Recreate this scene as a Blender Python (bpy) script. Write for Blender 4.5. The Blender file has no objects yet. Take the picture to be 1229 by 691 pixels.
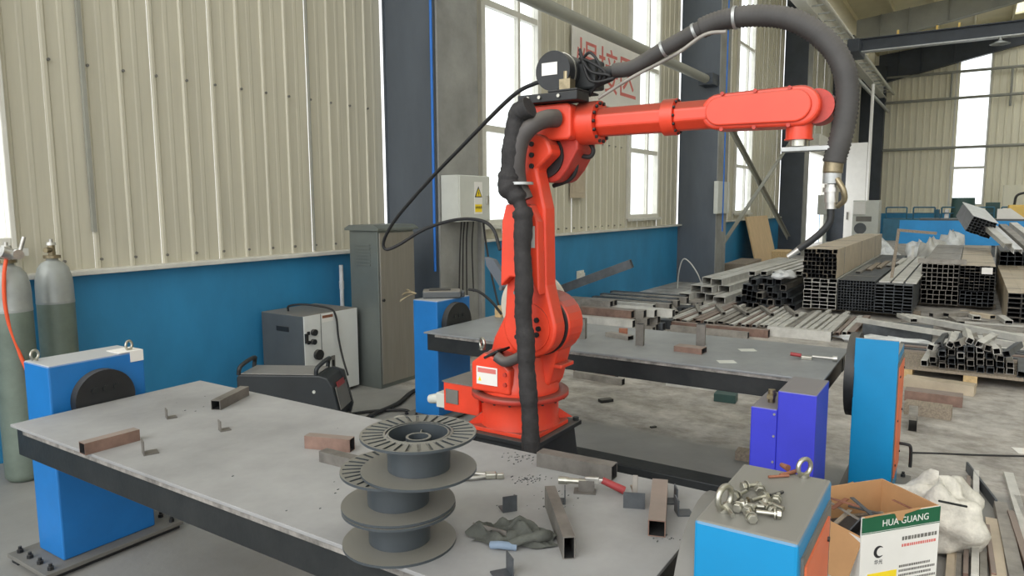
import bpy, math, random
from mathutils import Vector, Matrix, Euler
random.seed(7)
SC = bpy.context.scene
COL = SC.collection
# ------------------------------------------------------------------ camera
# world: X runs along the long wall (deeper into the hall), Y points to that wall, Z up, metres
F, CX, CY, H = 845.0, 614.5, 345.5, 1.68
def _axes(v2, v1):
    a = Vector((v2[0]-CX, CY-v2[1], -F)).normalized()
    b = Vector((v1[0]-CX, CY-v1[1], -F)).normalized()
    z = a.cross(b).normalized()
    return Matrix((a, z.cross(a), z))
ROT = _axes((1168, 242), (-713, 252))
CAM = Vector((0, 0, H))
def P(u, v, x=None, y=None, z=None):
    """photo pixel -> point on a known plane of the hall"""
    r = ROT @ Vector((u-CX, CY-v, -F))
    t = x/r.x if x is not None else y/r.y if y is not None else (z-H)/r.z
    return CAM + r*t
cd = bpy.data.cameras.new('camera'); cam = bpy.data.objects.new('camera', cd); COL.objects.link(cam)
cd.sensor_width = 36; cd.lens = 36*F/1229; cd.clip_start = .05; cd.clip_end = 300
M4 = ROT.to_4x4(); M4.translation = CAM; cam.matrix_world = M4
SC.camera = cam
# ------------------------------------------------------------------ light
w = bpy.data.worlds.new('World'); SC.world = w; w.use_nodes = True
bg = w.node_tree.nodes['Background']; bg.inputs[0].default_value = (.96, .98, 1, 1); bg.inputs[1].default_value = 2.1
sd = bpy.data.lights.new('sun', 'SUN'); sd.energy = 1.5; sd.angle = math.radians(50); sd.color = (1, .98, .94)
sun = bpy.data.objects.new('sun', sd); COL.objects.link(sun)
sun.rotation_euler = Vector((.86, -.10, -.50)).to_track_quat('-Z', 'Y').to_euler()
vs = SC.view_settings
vs.view_transform = 'Standard'; vs.look = 'None'; vs.gamma = 1; vs.use_curve_mapping = False; vs.exposure = 0.0
# ------------------------------------------------------------------ materials
def s2l(c): return tuple((x/255/12.92 if x <= 10 else ((x/255+.055)/1.055)**2.4) for x in c)
MATS = {}
def mat(name, rgb, rough=.6, metal=0, var=.12, scale=5, bump=0, dust=None, dustamt=.6, streak=None, spec=.5, rgb2=None, fine=0):
    """rgb in sRGB 0-255 albedo; noise varies it; dust settles on faces that look up"""
    if name in MATS: return MATS[name]
    m = bpy.data.materials.new(name); m.use_nodes = True; MATS[name] = m
    nt = m.node_tree; N = nt.nodes; L = nt.links; b = N['Principled BSDF']
    b.inputs['Roughness'].default_value = rough; b.inputs['Metallic'].default_value = metal
    b.inputs['Specular IOR Level'].default_value = spec
    c = s2l(rgb)
    tc = N.new('ShaderNodeTexCoord'); geo = N.new('ShaderNodeNewGeometry')
    mp = N.new('ShaderNodeMapping'); L.new(geo.outputs['Position'], mp.inputs[0])
    if streak: mp.inputs['Scale'].default_value = streak
    nz = N.new('ShaderNodeTexNoise'); nz.inputs['Scale'].default_value = scale; nz.inputs['Detail'].default_value = 6; nz.inputs['Roughness'].default_value = .65
    L.new(mp.outputs[0], nz.inputs['Vector'])
    rp = N.new('ShaderNodeValToRGB'); e = rp.color_ramp.elements
    e[0].position = .3; e[1].position = .72
    d = s2l(rgb2) if rgb2 else tuple(x*(1-2*var) for x in c)
    e[0].color = (*d, 1); e[1].color = (*[min(1, x*(1+(0 if rgb2 else var))) for x in c], 1)
    L.new(nz.outputs['Fac'], rp.inputs[0]); out = rp.outputs[0]
    if dust:
        sx = N.new('ShaderNodeSeparateXYZ'); L.new(geo.outputs['Normal'], sx.inputs[0])
        mr = N.new('ShaderNodeMapRange'); mr.inputs[1].default_value = .12; mr.inputs[2].default_value = .8; mr.inputs[4].default_value = dustamt
        L.new(sx.outputs['Z'], mr.inputs[0])
        mx = N.new('ShaderNodeMix'); mx.data_type = 'RGBA'; L.new(mr.outputs[0], mx.inputs[0]); L.new(out, mx.inputs[6]); mx.inputs[7].default_value = (*s2l(dust), 1)
        out = mx.outputs[2]
    L.new(out, b.inputs['Base Color'])
    if bump:
        n2 = N.new('ShaderNodeTexNoise'); n2.inputs['Scale'].default_value = fine or scale*6; n2.inputs['Detail'].default_value = 4
        L.new(geo.outputs['Position'], n2.inputs['Vector'])
        bp = N.new('ShaderNodeBump'); bp.inputs['Strength'].default_value = bump; bp.inputs['Distance'].default_value = .01
        L.new(n2.outputs['Fac'], bp.inputs['Height']); L.new(bp.outputs[0], b.inputs['Normal'])
    return m
def floor_mat():
    m = bpy.data.materials.new('concrete_floor'); m.use_nodes = True; nt = m.node_tree; N = nt.nodes; L = nt.links; b = N['Principled BSDF']
    geo = N.new('ShaderNodeNewGeometry')
    def noise(sc, det, ro=.6, vec=None):
        n = N.new('ShaderNodeTexNoise'); n.inputs['Scale'].default_value = sc; n.inputs['Detail'].default_value = det; n.inputs['Roughness'].default_value = ro
        L.new(vec or geo.outputs['Position'], n.inputs['Vector']); return n.outputs['Fac']
    def ramp(f, p0, p1, c0, c1):
        r = N.new('ShaderNodeValToRGB'); r.color_ramp.elements[0].position = p0; r.color_ramp.elements[1].position = p1
        r.color_ramp.elements[0].color = (*s2l(c0), 1); r.color_ramp.elements[1].color = (*s2l(c1), 1); L.new(f, r.inputs[0]); return r.outputs[0]
    def mix(f, a, c, t='MIX'):
        x = N.new('ShaderNodeMix'); x.data_type = 'RGBA'; x.blend_type = t
        if isinstance(f, float): x.inputs[0].default_value = f
        else: L.new(f, x.inputs[0])
        L.new(a, x.inputs[6]); L.new(c, x.inputs[7]); return x.outputs[2]
    rough = ramp(noise(2.2, 9, .72), .34, .66, (138, 134, 128), (196, 191, 184))
    mp = N.new('ShaderNodeMapping'); mp.inputs['Scale'].default_value = (1, .6, 1); L.new(geo.outputs['Position'], mp.inputs[0])
    veins = ramp(noise(5, 8, .75, mp.outputs[0]), .38, .56, (190, 186, 180), (255, 255, 255))
    rough = mix(.75, rough, veins, 'MULTIPLY')
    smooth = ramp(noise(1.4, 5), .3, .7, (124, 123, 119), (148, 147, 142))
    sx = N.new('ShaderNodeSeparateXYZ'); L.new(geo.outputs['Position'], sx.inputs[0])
    # darker even grey on the near side, lighter mottled concrete farther in
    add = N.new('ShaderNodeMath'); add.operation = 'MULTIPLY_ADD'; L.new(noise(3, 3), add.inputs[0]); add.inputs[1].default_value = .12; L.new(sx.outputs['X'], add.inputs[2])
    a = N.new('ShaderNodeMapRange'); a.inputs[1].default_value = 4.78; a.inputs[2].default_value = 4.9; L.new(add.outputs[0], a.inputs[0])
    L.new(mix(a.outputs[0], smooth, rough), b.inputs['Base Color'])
    b.inputs['Roughness'].default_value = .62
    bp = N.new('ShaderNodeBump'); bp.inputs['Strength'].default_value = .15; bp.inputs['Distance'].default_value = .01
    L.new(noise(30, 6), bp.inputs['Height']); L.new(bp.outputs[0], b.inputs['Normal'])
    return m
def glass_mat():
    m = bpy.data.materials.new('dusty_window_glass'); m.use_nodes = True; nt = m.node_tree; N = nt.nodes; L = nt.links
    N.remove(N['Principled BSDF']); o = N['Material Output']
    t = N.new('ShaderNodeBsdfTransparent'); t.inputs[0].default_value = (.97, .985, .98, 1)
    g = N.new('ShaderNodeBsdfGlossy'); g.inputs['Roughness'].default_value = .08
    f = N.new('ShaderNodeMixShader'); f.inputs[0].default_value = .06
    L.new(t.outputs[0], f.inputs[1]); L.new(g.outputs[0], f.inputs[2]); L.new(f.outputs[0], o.inputs[0]); return m
def lamp_mat():
    m = bpy.data.materials.new('lamp_glow'); m.use_nodes = True; b = m.node_tree.nodes['Principled BSDF']
    b.inputs['Emission Color'].default_value = (1, .95, .85, 1); b.inputs['Emission Strength'].default_value = 2.5; return m
M = dict(
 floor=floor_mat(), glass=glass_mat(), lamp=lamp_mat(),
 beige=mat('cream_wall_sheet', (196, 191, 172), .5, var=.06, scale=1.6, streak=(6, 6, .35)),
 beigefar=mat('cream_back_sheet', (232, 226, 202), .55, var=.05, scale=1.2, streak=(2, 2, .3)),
 wain=mat('blue_painted_plaster', (48, 132, 178), .55, var=.1, scale=1.5, streak=(1, 1, .5)),
 sill=mat('white_sill', (208, 207, 198), .6, var=.1, scale=4),
 frame=mat('window_frame_white', (216, 214, 204), .5, var=.06, scale=4),
 column=mat('slate_column_paint', (88, 95, 103), .55, var=.12, scale=1.6, streak=(1, 1, .3)),
 columnlt=mat('grey_column_flange', (142, 142, 138), .6, var=.14, scale=2.5),
 dark=mat('dark_steel_frame', (62, 68, 76), .55, var=.12, scale=2),
 roof=mat('cream_roof_sheet', (222, 212, 176), .6, var=.05, scale=1),
 rafter=mat('grey_rafter_paint', (150, 150, 140), .6, var=.08, scale=1.2),
 galv=mat('galvanised_steel', (176, 178, 176), .45, .6, var=.15, scale=6),
 silver=mat('bare_silver_metal', (196, 194, 188), .35, .85, var=.15, scale=12),
 tabletop=mat('dusty_steel_tabletop', (152, 152, 151), .62, .08, var=.13, scale=2.2, bump=.05),
 fartop=mat('steel_tabletop_far', (138, 141, 142), .5, .2, var=.14, scale=2),
 black=mat('black_painted_steel', (34, 36, 38), .55, var=.3, scale=5, dust=(112, 108, 100), dustamt=.35),
 blackbeam=mat('dark_oiled_beam', (44, 46, 46), .5, .2, var=.4, scale=7, rgb2=(26, 30, 32), bump=.1),
 lip=mat('worn_light_edge', (138, 134, 128), .7, var=.3, scale=20),
 cyan=mat('sky_blue_paint', (0, 132, 186), .42, var=.05, scale=3, dust=(128, 124, 114), dustamt=.96),
 blue=mat('shaded_blue_paint', (26, 112, 182), .45, var=.07, scale=3, dust=(176, 176, 172), dustamt=.9),  # same pedestal paint as cyan, its weaker light put into the colour
 indigo=mat('indigo_paint', (54, 58, 190), .45, var=.06, scale=3, dust=(120, 116, 108), dustamt=.95),
 orange=mat('orange_panel_paint', (222, 112, 70), .5, var=.06, scale=3),
 greyedge=mat('grey_side_panel', (112, 110, 104), .6, var=.1, scale=4),
 red=mat('red_orange_robot_paint', (226, 70, 44), .36, var=.07, scale=5, dust=(118, 70, 58), dustamt=.8),
 reddark=mat('dusty_red_robot_paint', (190, 58, 44), .48, var=.18, scale=7, dust=(104, 68, 58), dustamt=.85),
 sleeve=mat('black_cable_sleeve', (46, 44, 44), .75, var=.25, scale=18, bump=.3),
 rubber=mat('black_rubber', (34, 34, 35), .6, var=.15, scale=10),
 hose=mat('dusty_corrugated_hose', (66, 64, 62), .65, var=.15, scale=9, dust=(104, 100, 94), dustamt=.5),
 greyhose=mat('grey_smooth_hose', (74, 70, 68), .55, var=.1, scale=9, dust=(112, 106, 98), dustamt=.6),
 spool=mat('grey_spool_plastic', (62, 68, 72), .42, var=.08, scale=6, dust=(118, 116, 108), dustamt=.95),
 whiteplastic=mat('milky_white_plastic', (196, 190, 174), .5, var=.1, scale=8),
 tube=mat('mill_steel_tube', (148, 143, 135), .5, .2, var=.2, scale=7),
 tubebrown=mat('rusty_brown_tube', (136, 110, 98), .6, .3, var=.22, scale=7, dust=(150, 142, 134), dustamt=.6),
 tubelight=mat('light_steel_tube', (204, 202, 195), .45, .2, var=.14, scale=5),
 tubedark=mat('dark_blue_steel_tube', (84, 88, 92), .45, .25, var=.25, scale=6),
 tubetan=mat('tan_steel_tube', (190, 176, 154), .5, .1, var=.12, scale=3),  # reflected light put into the tan of the bundle sides; ends stay dark
 offcut=mat('grey_offcut_steel', (116, 112, 106), .55, .25, var=.2, scale=9),
 tubein=mat('dark_tube_inside', (58, 58, 58), .6, .3, var=.2, scale=8),  # darker tone for inner faces of open tubes and tan bundle rims
 tuberim=mat('cut_tube_rim', (112, 116, 118), .5, .4, var=.2, scale=8),
 zinc=mat('zinc_plated_steel', (186, 184, 172), .3, .9, var=.12, scale=20),
 wood=mat('pale_wood', (198, 170, 124), .7, var=.15, scale=4, streak=(1, 8, 8)),
 ply=mat('plywood_sheet', (206, 178, 138), .65, var=.08, scale=3, streak=(3, 3, .6)),
 oldwood=mat('weathered_board', (146, 134, 118), .8, var=.2, scale=5, streak=(2, 14, 14)),
 card=mat('brown_cardboard', (186, 142, 98), .8, var=.06, scale=5),
 white=mat('white_print', (228, 226, 220), .55, var=.03, scale=4),
 green=mat('dark_green_print', (22, 92, 60), .5, var=.05, scale=5),
 ink=mat('black_ink', (40, 40, 42), .6, var=.02, scale=5),
 redink=mat('faded_red_ink', (214, 118, 110), .6, var=.06, scale=4),
 yellow=mat('yellow_print', (242, 212, 40), .5, var=.03, scale=5),
 boxgrey=mat('pale_grey_enclosure', (196, 198, 190), .45, var=.05, scale=3),
 darkgrey=mat('dark_grey_enclosure', (84, 88, 90), .5, var=.08, scale=3, dust=(128, 122, 112), dustamt=.8),
 offwhite=mat('off_white_enclosure', (214, 216, 212), .45, var=.04, scale=3, dust=(150, 140, 124), dustamt=.8),
 welder=mat('black_welder_case', (40, 44, 46), .5, var=.12, scale=5),
 welderlid=mat('grey_welder_lid', (132, 130, 126), .55, var=.06, scale=5),
 stainless=mat('brushed_stainless_cabinet', (146, 142, 134), .36, .55, var=.07, scale=3, streak=(7, 7, .5)),
 stainlessdk=mat('dull_green_grey_cabinet', (112, 118, 114), .45, .4, var=.08, scale=2),
 cylgreen=mat('grey_green_gas_cylinder', (116, 128, 116), .5, .2, var=.14, scale=4),
 cylgrey=mat('pale_grey_cylinder_shoulder', (158, 162, 158), .4, .2, var=.1, scale=5),
 brass=mat('dull_brass', (150, 138, 112), .4, .8, var=.2, scale=20),
 orangehose=mat('orange_hose', (238, 92, 50), .5, var=.06, scale=9),
 bluepipe=mat('blue_pipe', (30, 110, 200), .45, var=.06, scale=5),
 cloth=mat('olive_grey_cloth', (84, 86, 80), .9, var=.18, scale=12, bump=.3),
 clothblue=mat('pale_blue_cloth', (116, 132, 150), .9, var=.1, scale=12),
 rust=mat('rusty_copper', (150, 100, 78), .6, .4, var=.2, scale=15),
 redgrip=mat('dark_red_grip', (150, 52, 54), .45, var=.08, scale=9),
 sack=mat('white_woven_sack', (206, 202, 190), .7, var=.22, scale=9, bump=.5),
 plasticwrap=mat('white_plastic_wrap', (214, 216, 216), .4, var=.1, scale=7),
 machblue=mat('machine_teal_paint', (40, 98, 122), .5, var=.12, scale=3),
 machcyan=mat('bright_cyan_panel', (40, 150, 220), .5, var=.06, scale=2),
 machgreen=mat('dark_green_machine', (54, 82, 78), .5, var=.12, scale=3),
 machyellow=mat('machine_yellow', (222, 186, 96), .5, var=.08, scale=3),
 pipewhite=mat('white_pvc_pipe', (214, 216, 214), .4, var=.1, scale=9),
)
# ------------------------------------------------------------------ mesh builder
class MB:
    def __init__(s): s.v = []; s.f = []; s.sm = []; s.mi = []; s.m = 0
    def add(s, vs, fs, smooth=False, X=None):
        o = len(s.v)
        s.v += [tuple(X @ Vector(p)) if X else tuple(p) for p in vs]
        for f in fs: s.f.append([o+i for i in f]); s.sm.append(smooth); s.mi.append(s.m)
        return s
    def mt(s, i): s.m = i; return s
    def box(s, x0, x1, y0, y1, z0, z1, X=None):
        vs = [(x, y, z) for z in (z0, z1) for y in (y0, y1) for x in (x0, x1)]
        return s.add(vs, [(0, 2, 3, 1), (4, 5, 7, 6), (0, 1, 5, 4), (2, 6, 7, 3), (0, 4, 6, 2), (1, 3, 7, 5)], False, X)
    def cbox(s, c, d, X=None):
        return s.box(c[0]-d[0]/2, c[0]+d[0]/2, c[1]-d[1]/2, c[1]+d[1]/2, c[2]-d[2]/2, c[2]+d[2]/2, X)
    def prism(s, poly, a, b, ax='x', X=None):
        """polygon in the two remaining axes, extruded a..b along ax"""
        def pt(p, t): return (t, p[0], p[1]) if ax == 'x' else (p[0], t, p[1]) if ax == 'y' else (p[0], p[1], t)
        n = len(poly); vs = [pt(p, a) for p in poly]+[pt(p, b) for p in poly]
        fs = [tuple(range(n)), tuple(range(2*n-1, n-1, -1))]+[((i+1) % n, i, n+i, n+(i+1) % n) for i in range(n)]
        return s.add(vs, fs, False, X)
    def cyl(s, p0, p1, r0, r1=None, n=20, caps=True, X=None):
        r1 = r0 if r1 is None else r1; p0 = Vector(p0); p1 = Vector(p1); d = (p1-p0).normalized()
        a = d.orthogonal().normalized(); b = d.cross(a); A = []; B = []
        for i in range(n):
            t = 2*math.pi*i/n; e = a*math.cos(t)+b*math.sin(t); A.append(p0+e*r0); B.append(p1+e*r1)
        s.add(A+B, [(i, (i+1) % n, n+(i+1) % n, n+i) for i in range(n)], True, X)
        if caps:
            if r0 > 0: s.add(A, [tuple(range(n-1, -1, -1))], False, X)
            if r1 > 0: s.add(B, [tuple(range(n))], False, X)
        return s
    def lathe(s, prof, c=(0, 0, 0), n=32, X=None, smooth=True, closed=False):
        """(r, z) profile around Z; repeat a point to crease"""
        vs = []; m = len(prof)
        for r, z in prof:
            for i in range(n):
                t = 2*math.pi*i/n; vs.append((c[0]+r*math.cos(t), c[1]+r*math.sin(t), c[2]+z))
        fs = []
        for j in range(m if closed else m-1):
            k = (j+1) % m
            if prof[j] == prof[k]: continue
            for i in range(n): fs.append((j*n+i, j*n+(i+1) % n, k*n+(i+1) % n, k*n+i))
        return s.add(vs, fs, smooth, X)
    def sweep(s, pts, r, n=8, caps=True, rib=0, ribn=0):
        """round section along a path; r number or list"""
        pts = [Vector(p) for p in pts]; m = len(pts); R = r if isinstance(r, (list, tuple)) else [r]*m
        t0 = (pts[1]-pts[0]).normalized(); a = t0.orthogonal().normalized(); vs = []
        for i, p in enumerate(pts):
            t = (pts[min(i+1, m-1)]-pts[max(i-1, 0)]).normalized()
            a = (a-t*a.dot(t)).normalized(); b = t.cross(a); q = R[i]*(1+(rib if i % 2 else -rib))
            for k in range(n):
                w_ = 2*math.pi*k/n; vs.append(p+(a*math.cos(w_)+b*math.sin(w_))*q)
        s.add(vs, [(i*n+k, i*n+(k+1) % n, (i+1)*n+(k+1) % n, (i+1)*n+k) for i in range(m-1) for k in range(n)], True)
        if caps: s.add(vs[:n], [tuple(range(n-1, -1, -1))]); s.add(vs[-n:], [tuple(range(n))])
        return s
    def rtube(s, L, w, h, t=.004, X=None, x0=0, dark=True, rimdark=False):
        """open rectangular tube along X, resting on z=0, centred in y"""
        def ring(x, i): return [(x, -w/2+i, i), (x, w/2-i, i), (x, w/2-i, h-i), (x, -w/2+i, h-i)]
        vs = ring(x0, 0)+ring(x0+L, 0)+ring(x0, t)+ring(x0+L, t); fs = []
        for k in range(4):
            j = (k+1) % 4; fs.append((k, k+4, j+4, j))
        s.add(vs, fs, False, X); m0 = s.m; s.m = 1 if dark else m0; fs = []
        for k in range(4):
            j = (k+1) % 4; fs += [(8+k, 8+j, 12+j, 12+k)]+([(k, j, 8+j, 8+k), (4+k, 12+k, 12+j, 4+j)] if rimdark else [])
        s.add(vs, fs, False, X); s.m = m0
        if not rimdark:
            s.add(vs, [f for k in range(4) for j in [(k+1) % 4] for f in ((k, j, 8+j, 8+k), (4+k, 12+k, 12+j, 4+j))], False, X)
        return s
    def mesh(s, name='mesh'):
        me = bpy.data.meshes.new(name); me.from_pydata(s.v, [], s.f); me.polygons.foreach_set('use_smooth', s.sm)
        if any(s.mi): me.polygons.foreach_set('material_index', s.mi)
        me.update(); return me
def spline(pts, k=8):
    pts = [Vector(p) for p in pts]; q = [pts[0]*2-pts[1]]+pts+[pts[-1]*2-pts[-2]]; out = []
    for i in range(1, len(q)-2):
        a, b, c, d = q[i-1:i+3]
        for j in range(k):
            t = j/k; out.append(.5*((2*b)+(c-a)*t+(2*a-5*b+4*c-d)*t*t+(3*b-a-3*c+d)*t**3))
    out.append(pts[-1]); return out
def ob(name, mb, m, parent=None, loc=(0, 0, 0), rot=(0, 0, 0), bev=0, seg=2, **kw):
    me = mb.mesh(name) if isinstance(mb, MB) else mb
    o = bpy.data.objects.new(name, me); COL.objects.link(o)
    if not len(me.materials):
        for x in (m if isinstance(m, (list, tuple)) else [m]): me.materials.append(M[x] if isinstance(x, str) else x)
    o.location = loc; o.rotation_euler = rot
    if parent is not None: o.parent = parent
    if bev:
        b = o.modifiers.new('bevel', 'BEVEL'); b.width = bev; b.segments = seg; b.limit_method = 'ANGLE'; b.angle_limit = math.radians(35)
    for k, v in kw.items(): o[k] = v
    return o
def em(name, label, cat, loc=(0, 0, 0), rz=0, group=None):
    o = bpy.data.objects.new(name, None); COL.objects.link(o); o.empty_display_size = .1
    o.location = loc; o.rotation_euler = (0, 0, rz); o['label'] = label; o['category'] = cat
    if group: o['group'] = group
    return o
def tag(o, label, cat, group=None):
    o['label'] = label; o['category'] = cat
    if group: o['group'] = group
    return o
def st(o): o['kind'] = 'structure'; return o
def dup(o, parent=None, **kw):
    c = o.copy(); COL.objects.link(c); c.parent = parent
    for ch in o.children: dup(ch, c)
    for k, v in kw.items(): c[k] = v
    return c
def text_mesh(body, size, depth=.001):
    cu = bpy.data.curves.new('t', 'FONT'); cu.body = body; cu.size = size; cu.extrude = depth; cu.align_x = 'CENTER'; cu.align_y = 'CENTER'; cu.resolution_u = 3
    o = bpy.data.objects.new('t', cu); COL.objects.link(o); bpy.context.view_layer.update()
    me = bpy.data.meshes.new_from_object(o.evaluated_get(bpy.context.evaluated_depsgraph_get()))
    bpy.data.objects.remove(o); bpy.data.curves.remove(cu); return me
def arc(cx, cy, r, a0, a1, n):
    return [(cx+r*math.cos(math.radians(a0+(a1-a0)*i/n)), cy+r*math.sin(math.radians(a0+(a1-a0)*i/n))) for i in range(n+1)]
UP = Vector((0, 0, 1)); PI = math.pi
FACE_Y = (PI/2, 0, 0)      # XY artwork turned to face -Y, reading along +X
FACE_X = (PI/2, 0, -PI/2)  # XY artwork turned to face -X, reading along -Y
# ================================================================== SETTING
W = 5.3
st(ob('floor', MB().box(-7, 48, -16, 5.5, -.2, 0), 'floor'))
# ---- long left wall: blue masonry base, sill, ribbed cream sheets
wl = st(ob('wall_left', MB().box(-6, 27.4, 5.27, 5.5, 0, 1.2).box(32.6, 42.6, 5.27, 5.5, 0, 1.2), 'wain'))
st(ob('trim_1', MB().box(-6, 27.4, 5.18, 5.34, 1.2, 1.235), 'sill', bev=.006))
def sheet(n, z0, z1, pitch=.252):
    """n ribs wide sheet facing -Y, x from 0"""
    pr = []
    for i in range(n):
        o = i*pitch
        pr += [(o, 0), (o+.010, -.016), (o+.030, -.016), (o+.045, 0), (o+.12, 0), (o+.13, -.003), (o+.155, -.003), (o+.165, 0)]
    pr.append((n*pitch, 0))
    vs = [(x, y, z0) for x, y in pr]+[(x, y, z1) for x, y in pr]; k = len(pr)
    return MB().add(vs, [(i, i+1, k+i+1, k+i) for i in range(k-1)]).mesh('wall_panel')
SH = {}
def lay(x0, x1, z0, z1, n, m='beige'):
    x = x0
    while x < x1-.02:
        key = (n, z0, z1, m)
        if key not in SH: SH[key] = sheet(n, z0, z1)
        ww = min(n*.252, x1-x)
        o = ob('wall_panel', SH[key], m, wl, (x, W+random.uniform(-.003, .003), 0)); o.scale.x = ww/(n*.252); x += ww
ZT = 9.2
lay(-1.8, .7, 1.235, ZT, 3); lay(2.11, 5.64, 1.235, ZT, 1)
for a, b in ((6.33, 7.40), (8.86, 11.97), (13.45, 14.6), (15.3, 18.8), (20.45, 24.0), (24.7, 27.4)): lay(a, b, 1.235, ZT, 2)
for a, b in ((.7, 2.11), (7.40, 8.86), (11.97, 13.45), (18.8, 20.45)): lay(a, b, 1.235, 1.40, 2)
lay(27.4, 32.6, 3.7, ZT, 3); lay(32.6, 42.0, 1.235, ZT, 3)
sc = MB()
for x in [2.43+.2505*i for i in range(13)]:
    for z in (2.665, 1.30): sc.cyl((x-.03, W-.03, z), (x-.03, W+.002, z), .011, .011, 6)
for x in [8.9+.252*i for i in range(12)]:
    for z in (2.665, 1.30): sc.cyl((x+.02, W-.03, z), (x+.02, W+.002, z), .011, .011, 6)
ob('panel_screws', sc, 'greyedge', wl, kind='stuff')
# joint cover strip with rusty end
ob('cover_strip', MB().box(2.60, 2.625, W-.04, W-.01, 1.5, ZT), 'rafter', wl)
ob('cover_strip', MB().box(4.63, 4.64, W-.035, W-.01, 1.25, ZT), 'rafter', wl)
def window(i, x0, x1, z0, z1, yy=W, tz=(2.65, 4.2, 5.8, 7.4), jw=.09):
    fr = st(ob('window_%d' % i, MB().box(x0, x0+jw, yy-.05, yy+.06, z0, z1).box(x1-jw, x1, yy-.05, yy+.06, z0, z1)
       .box(x0+jw, x1-jw, yy-.05, yy+.06, z0, z0+.08).box(x0+jw, x1-jw, yy-.05, yy+.06, z1-.08, z1), 'frame', bev=.006))
    ob('window_sill', MB().box(x0-.04, x1+.04, yy-.10, yy-.052, z0-.04, z0+.01), 'sill', fr)
    mid = x0+(x1-x0)*.62
    ob('mullion', MB().box(mid-.03, mid+.03, yy-.03, yy+.04, z0+.08, z1-.08), 'frame', fr)
    zz = [z0+.08]+[t for t in tz if z0 < t < z1]+[z1-.08]
    for t in zz[1:-1]: ob('transom', MB().box(x0+jw, mid-.03, yy-.03, yy+.04, t-.04, t+.04).box(mid+.03, x1-jw, yy-.03, yy+.04, t-.04, t+.04), 'frame', fr)
    for a, b in zip(zz[:-1], zz[1:]):
        for c, d in ((x0+jw, mid-.03), (mid+.03, x1-jw)):
            ob('pane', MB().box(c, d, yy+.008, yy+.014, a+.04 if a > z0+.1 else a, b-.04 if b < z1-.1 else b), 'glass', fr)
    return fr
window(1, .70, 2.11, 1.40, 8.4, jw=.035); window(2, 7.40, 8.86, 1.40, 8.4); window(3, 11.97, 13.45, 1.40, 8.4); window(4, 18.8, 20.45, 1.40, 8.4)
# ---- H columns standing along the wall
def column(x, y=4.5, w=.69, m='column'):
    c = st(ob('column', MB().box(x+.02, x+.045, y+.02, W-.05, 0, 8.6), m))
    ob('flange', MB().box(x, x+w, y, y+.022, 0, 8.6), 'columnlt', c, bev=.004)
    ob('flange', MB().box(x, x+w, W-.05, W-.03, 0, 8.6), m, c)
    ob('stiffener', MB().box(x+.045, x+w-.02, y+.022, W-.05, 4.0, 4.015), m, c)
    return c
for i, x in enumerate((5.64, 14.6, 24.0, 33.2)): column(x, 4.545 if i != 1 else 4.44, m='column' if i < 1 else 'dark' if i > 1 else 'column')
st(ob('column', MB().box(41.2, 41.9, 4.1, 5.2, 0, 8.6), 'dark'))
for x, y in ((5.60, 4.585), (14.56, 4.30)):
    tag(ob('air_pipe', MB().cyl((x, y, 1.0 if x < 6 else 1.1), (x, y, 6), .014, n=8), 'bluepipe'), 'thin blue air pipe running down the '+('column behind the steel cabinet' if x < 6 else 'column beside the braced bay'), 'pipe')
# ---- horizontal tie pipe between first and second column
tag(ob('tie_pipe', MB().cyl((6.33, 4.62, 4.14), (14.6, 4.62, 4.14), .085, n=16), 'rafter'), 'thick grey tie pipe running between two columns above the robot', 'pipe')
ob('tie_bracket', MB().box(14.2, 14.61, 4.48, 4.76, 4.03, 4.25), 'dark', bpy.data.objects['tie_pipe'])
# ---- cross bracing between second and third column
for a, b in (((16.0, 3.9), (23.9, .55)), ((15.3, .35), (23.9, 3.9))):
    p = Vector((a[0], 4.95 if a[1] > 3 else 4.78, a[1])); q = Vector((b[0], p.y, b[1]))
    L = (q-p).length; an = math.atan2(q.z-p.z, q.x-p.x)
    br = tag(ob('brace_bar', MB().box(0, L, -.008, .008, -.07, .07).box(0, L, -.08, -.008, .055, .07), 'rafter', None, p, (0, -an, 0)),
        'diagonal brace bar sloping %s towards the dark far column' % ('down' if a[1] > 3 else 'up'), 'brace')
# ---- back wall
XB = 42.0
wb = st(ob('wall_back', MB().box(XB, XB+.2, -16, 5.5, 0, 1.1), 'wain'))
def bsheet(n, z0, z1):
    pr = []
    for i in range(n):
        o = i*.3; pr += [(o, 0), (o+.02, -.04), (o+.08, -.04), (o+.10, 0)]
    pr.append((n*.3, 0)); k = len(pr)
    return MB().add([(d, -y, z0) for y, d in pr]+[(d, -y, z1) for y, d in pr], [(i, i+1, k+i+1, k+i) for i in range(k-1)]).mesh('wall_panel')
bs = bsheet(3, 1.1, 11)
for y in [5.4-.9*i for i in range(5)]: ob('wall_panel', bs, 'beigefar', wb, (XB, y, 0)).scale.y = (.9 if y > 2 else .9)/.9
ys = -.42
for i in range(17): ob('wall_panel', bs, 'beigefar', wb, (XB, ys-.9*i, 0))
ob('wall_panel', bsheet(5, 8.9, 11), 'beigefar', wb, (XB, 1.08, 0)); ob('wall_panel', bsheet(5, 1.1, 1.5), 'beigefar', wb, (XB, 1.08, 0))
bw = st(ob('window_5', MB().box(XB-.03, XB+.08, 1.0, 1.08, 1.5, 8.9).box(XB-.03, XB+.08, -.42, -.34, 1.5, 8.9).box(XB-.03, XB+.08, -.34, 1.0, 1.5, 1.58).box(XB-.03, XB+.08, -.34, 1.0, 8.82, 8.9), 'frame'))
ob('transom', MB().box(XB-.03, XB+.06, -.34, 1.0, 3.3, 3.42), 'frame', bw)
for a, b in ((1.58, 3.3), (3.42, 8.82)): ob('pane', MB().box(XB+.02, XB+.03, -.34, 1.0, a, b), 'glass', bw)
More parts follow.
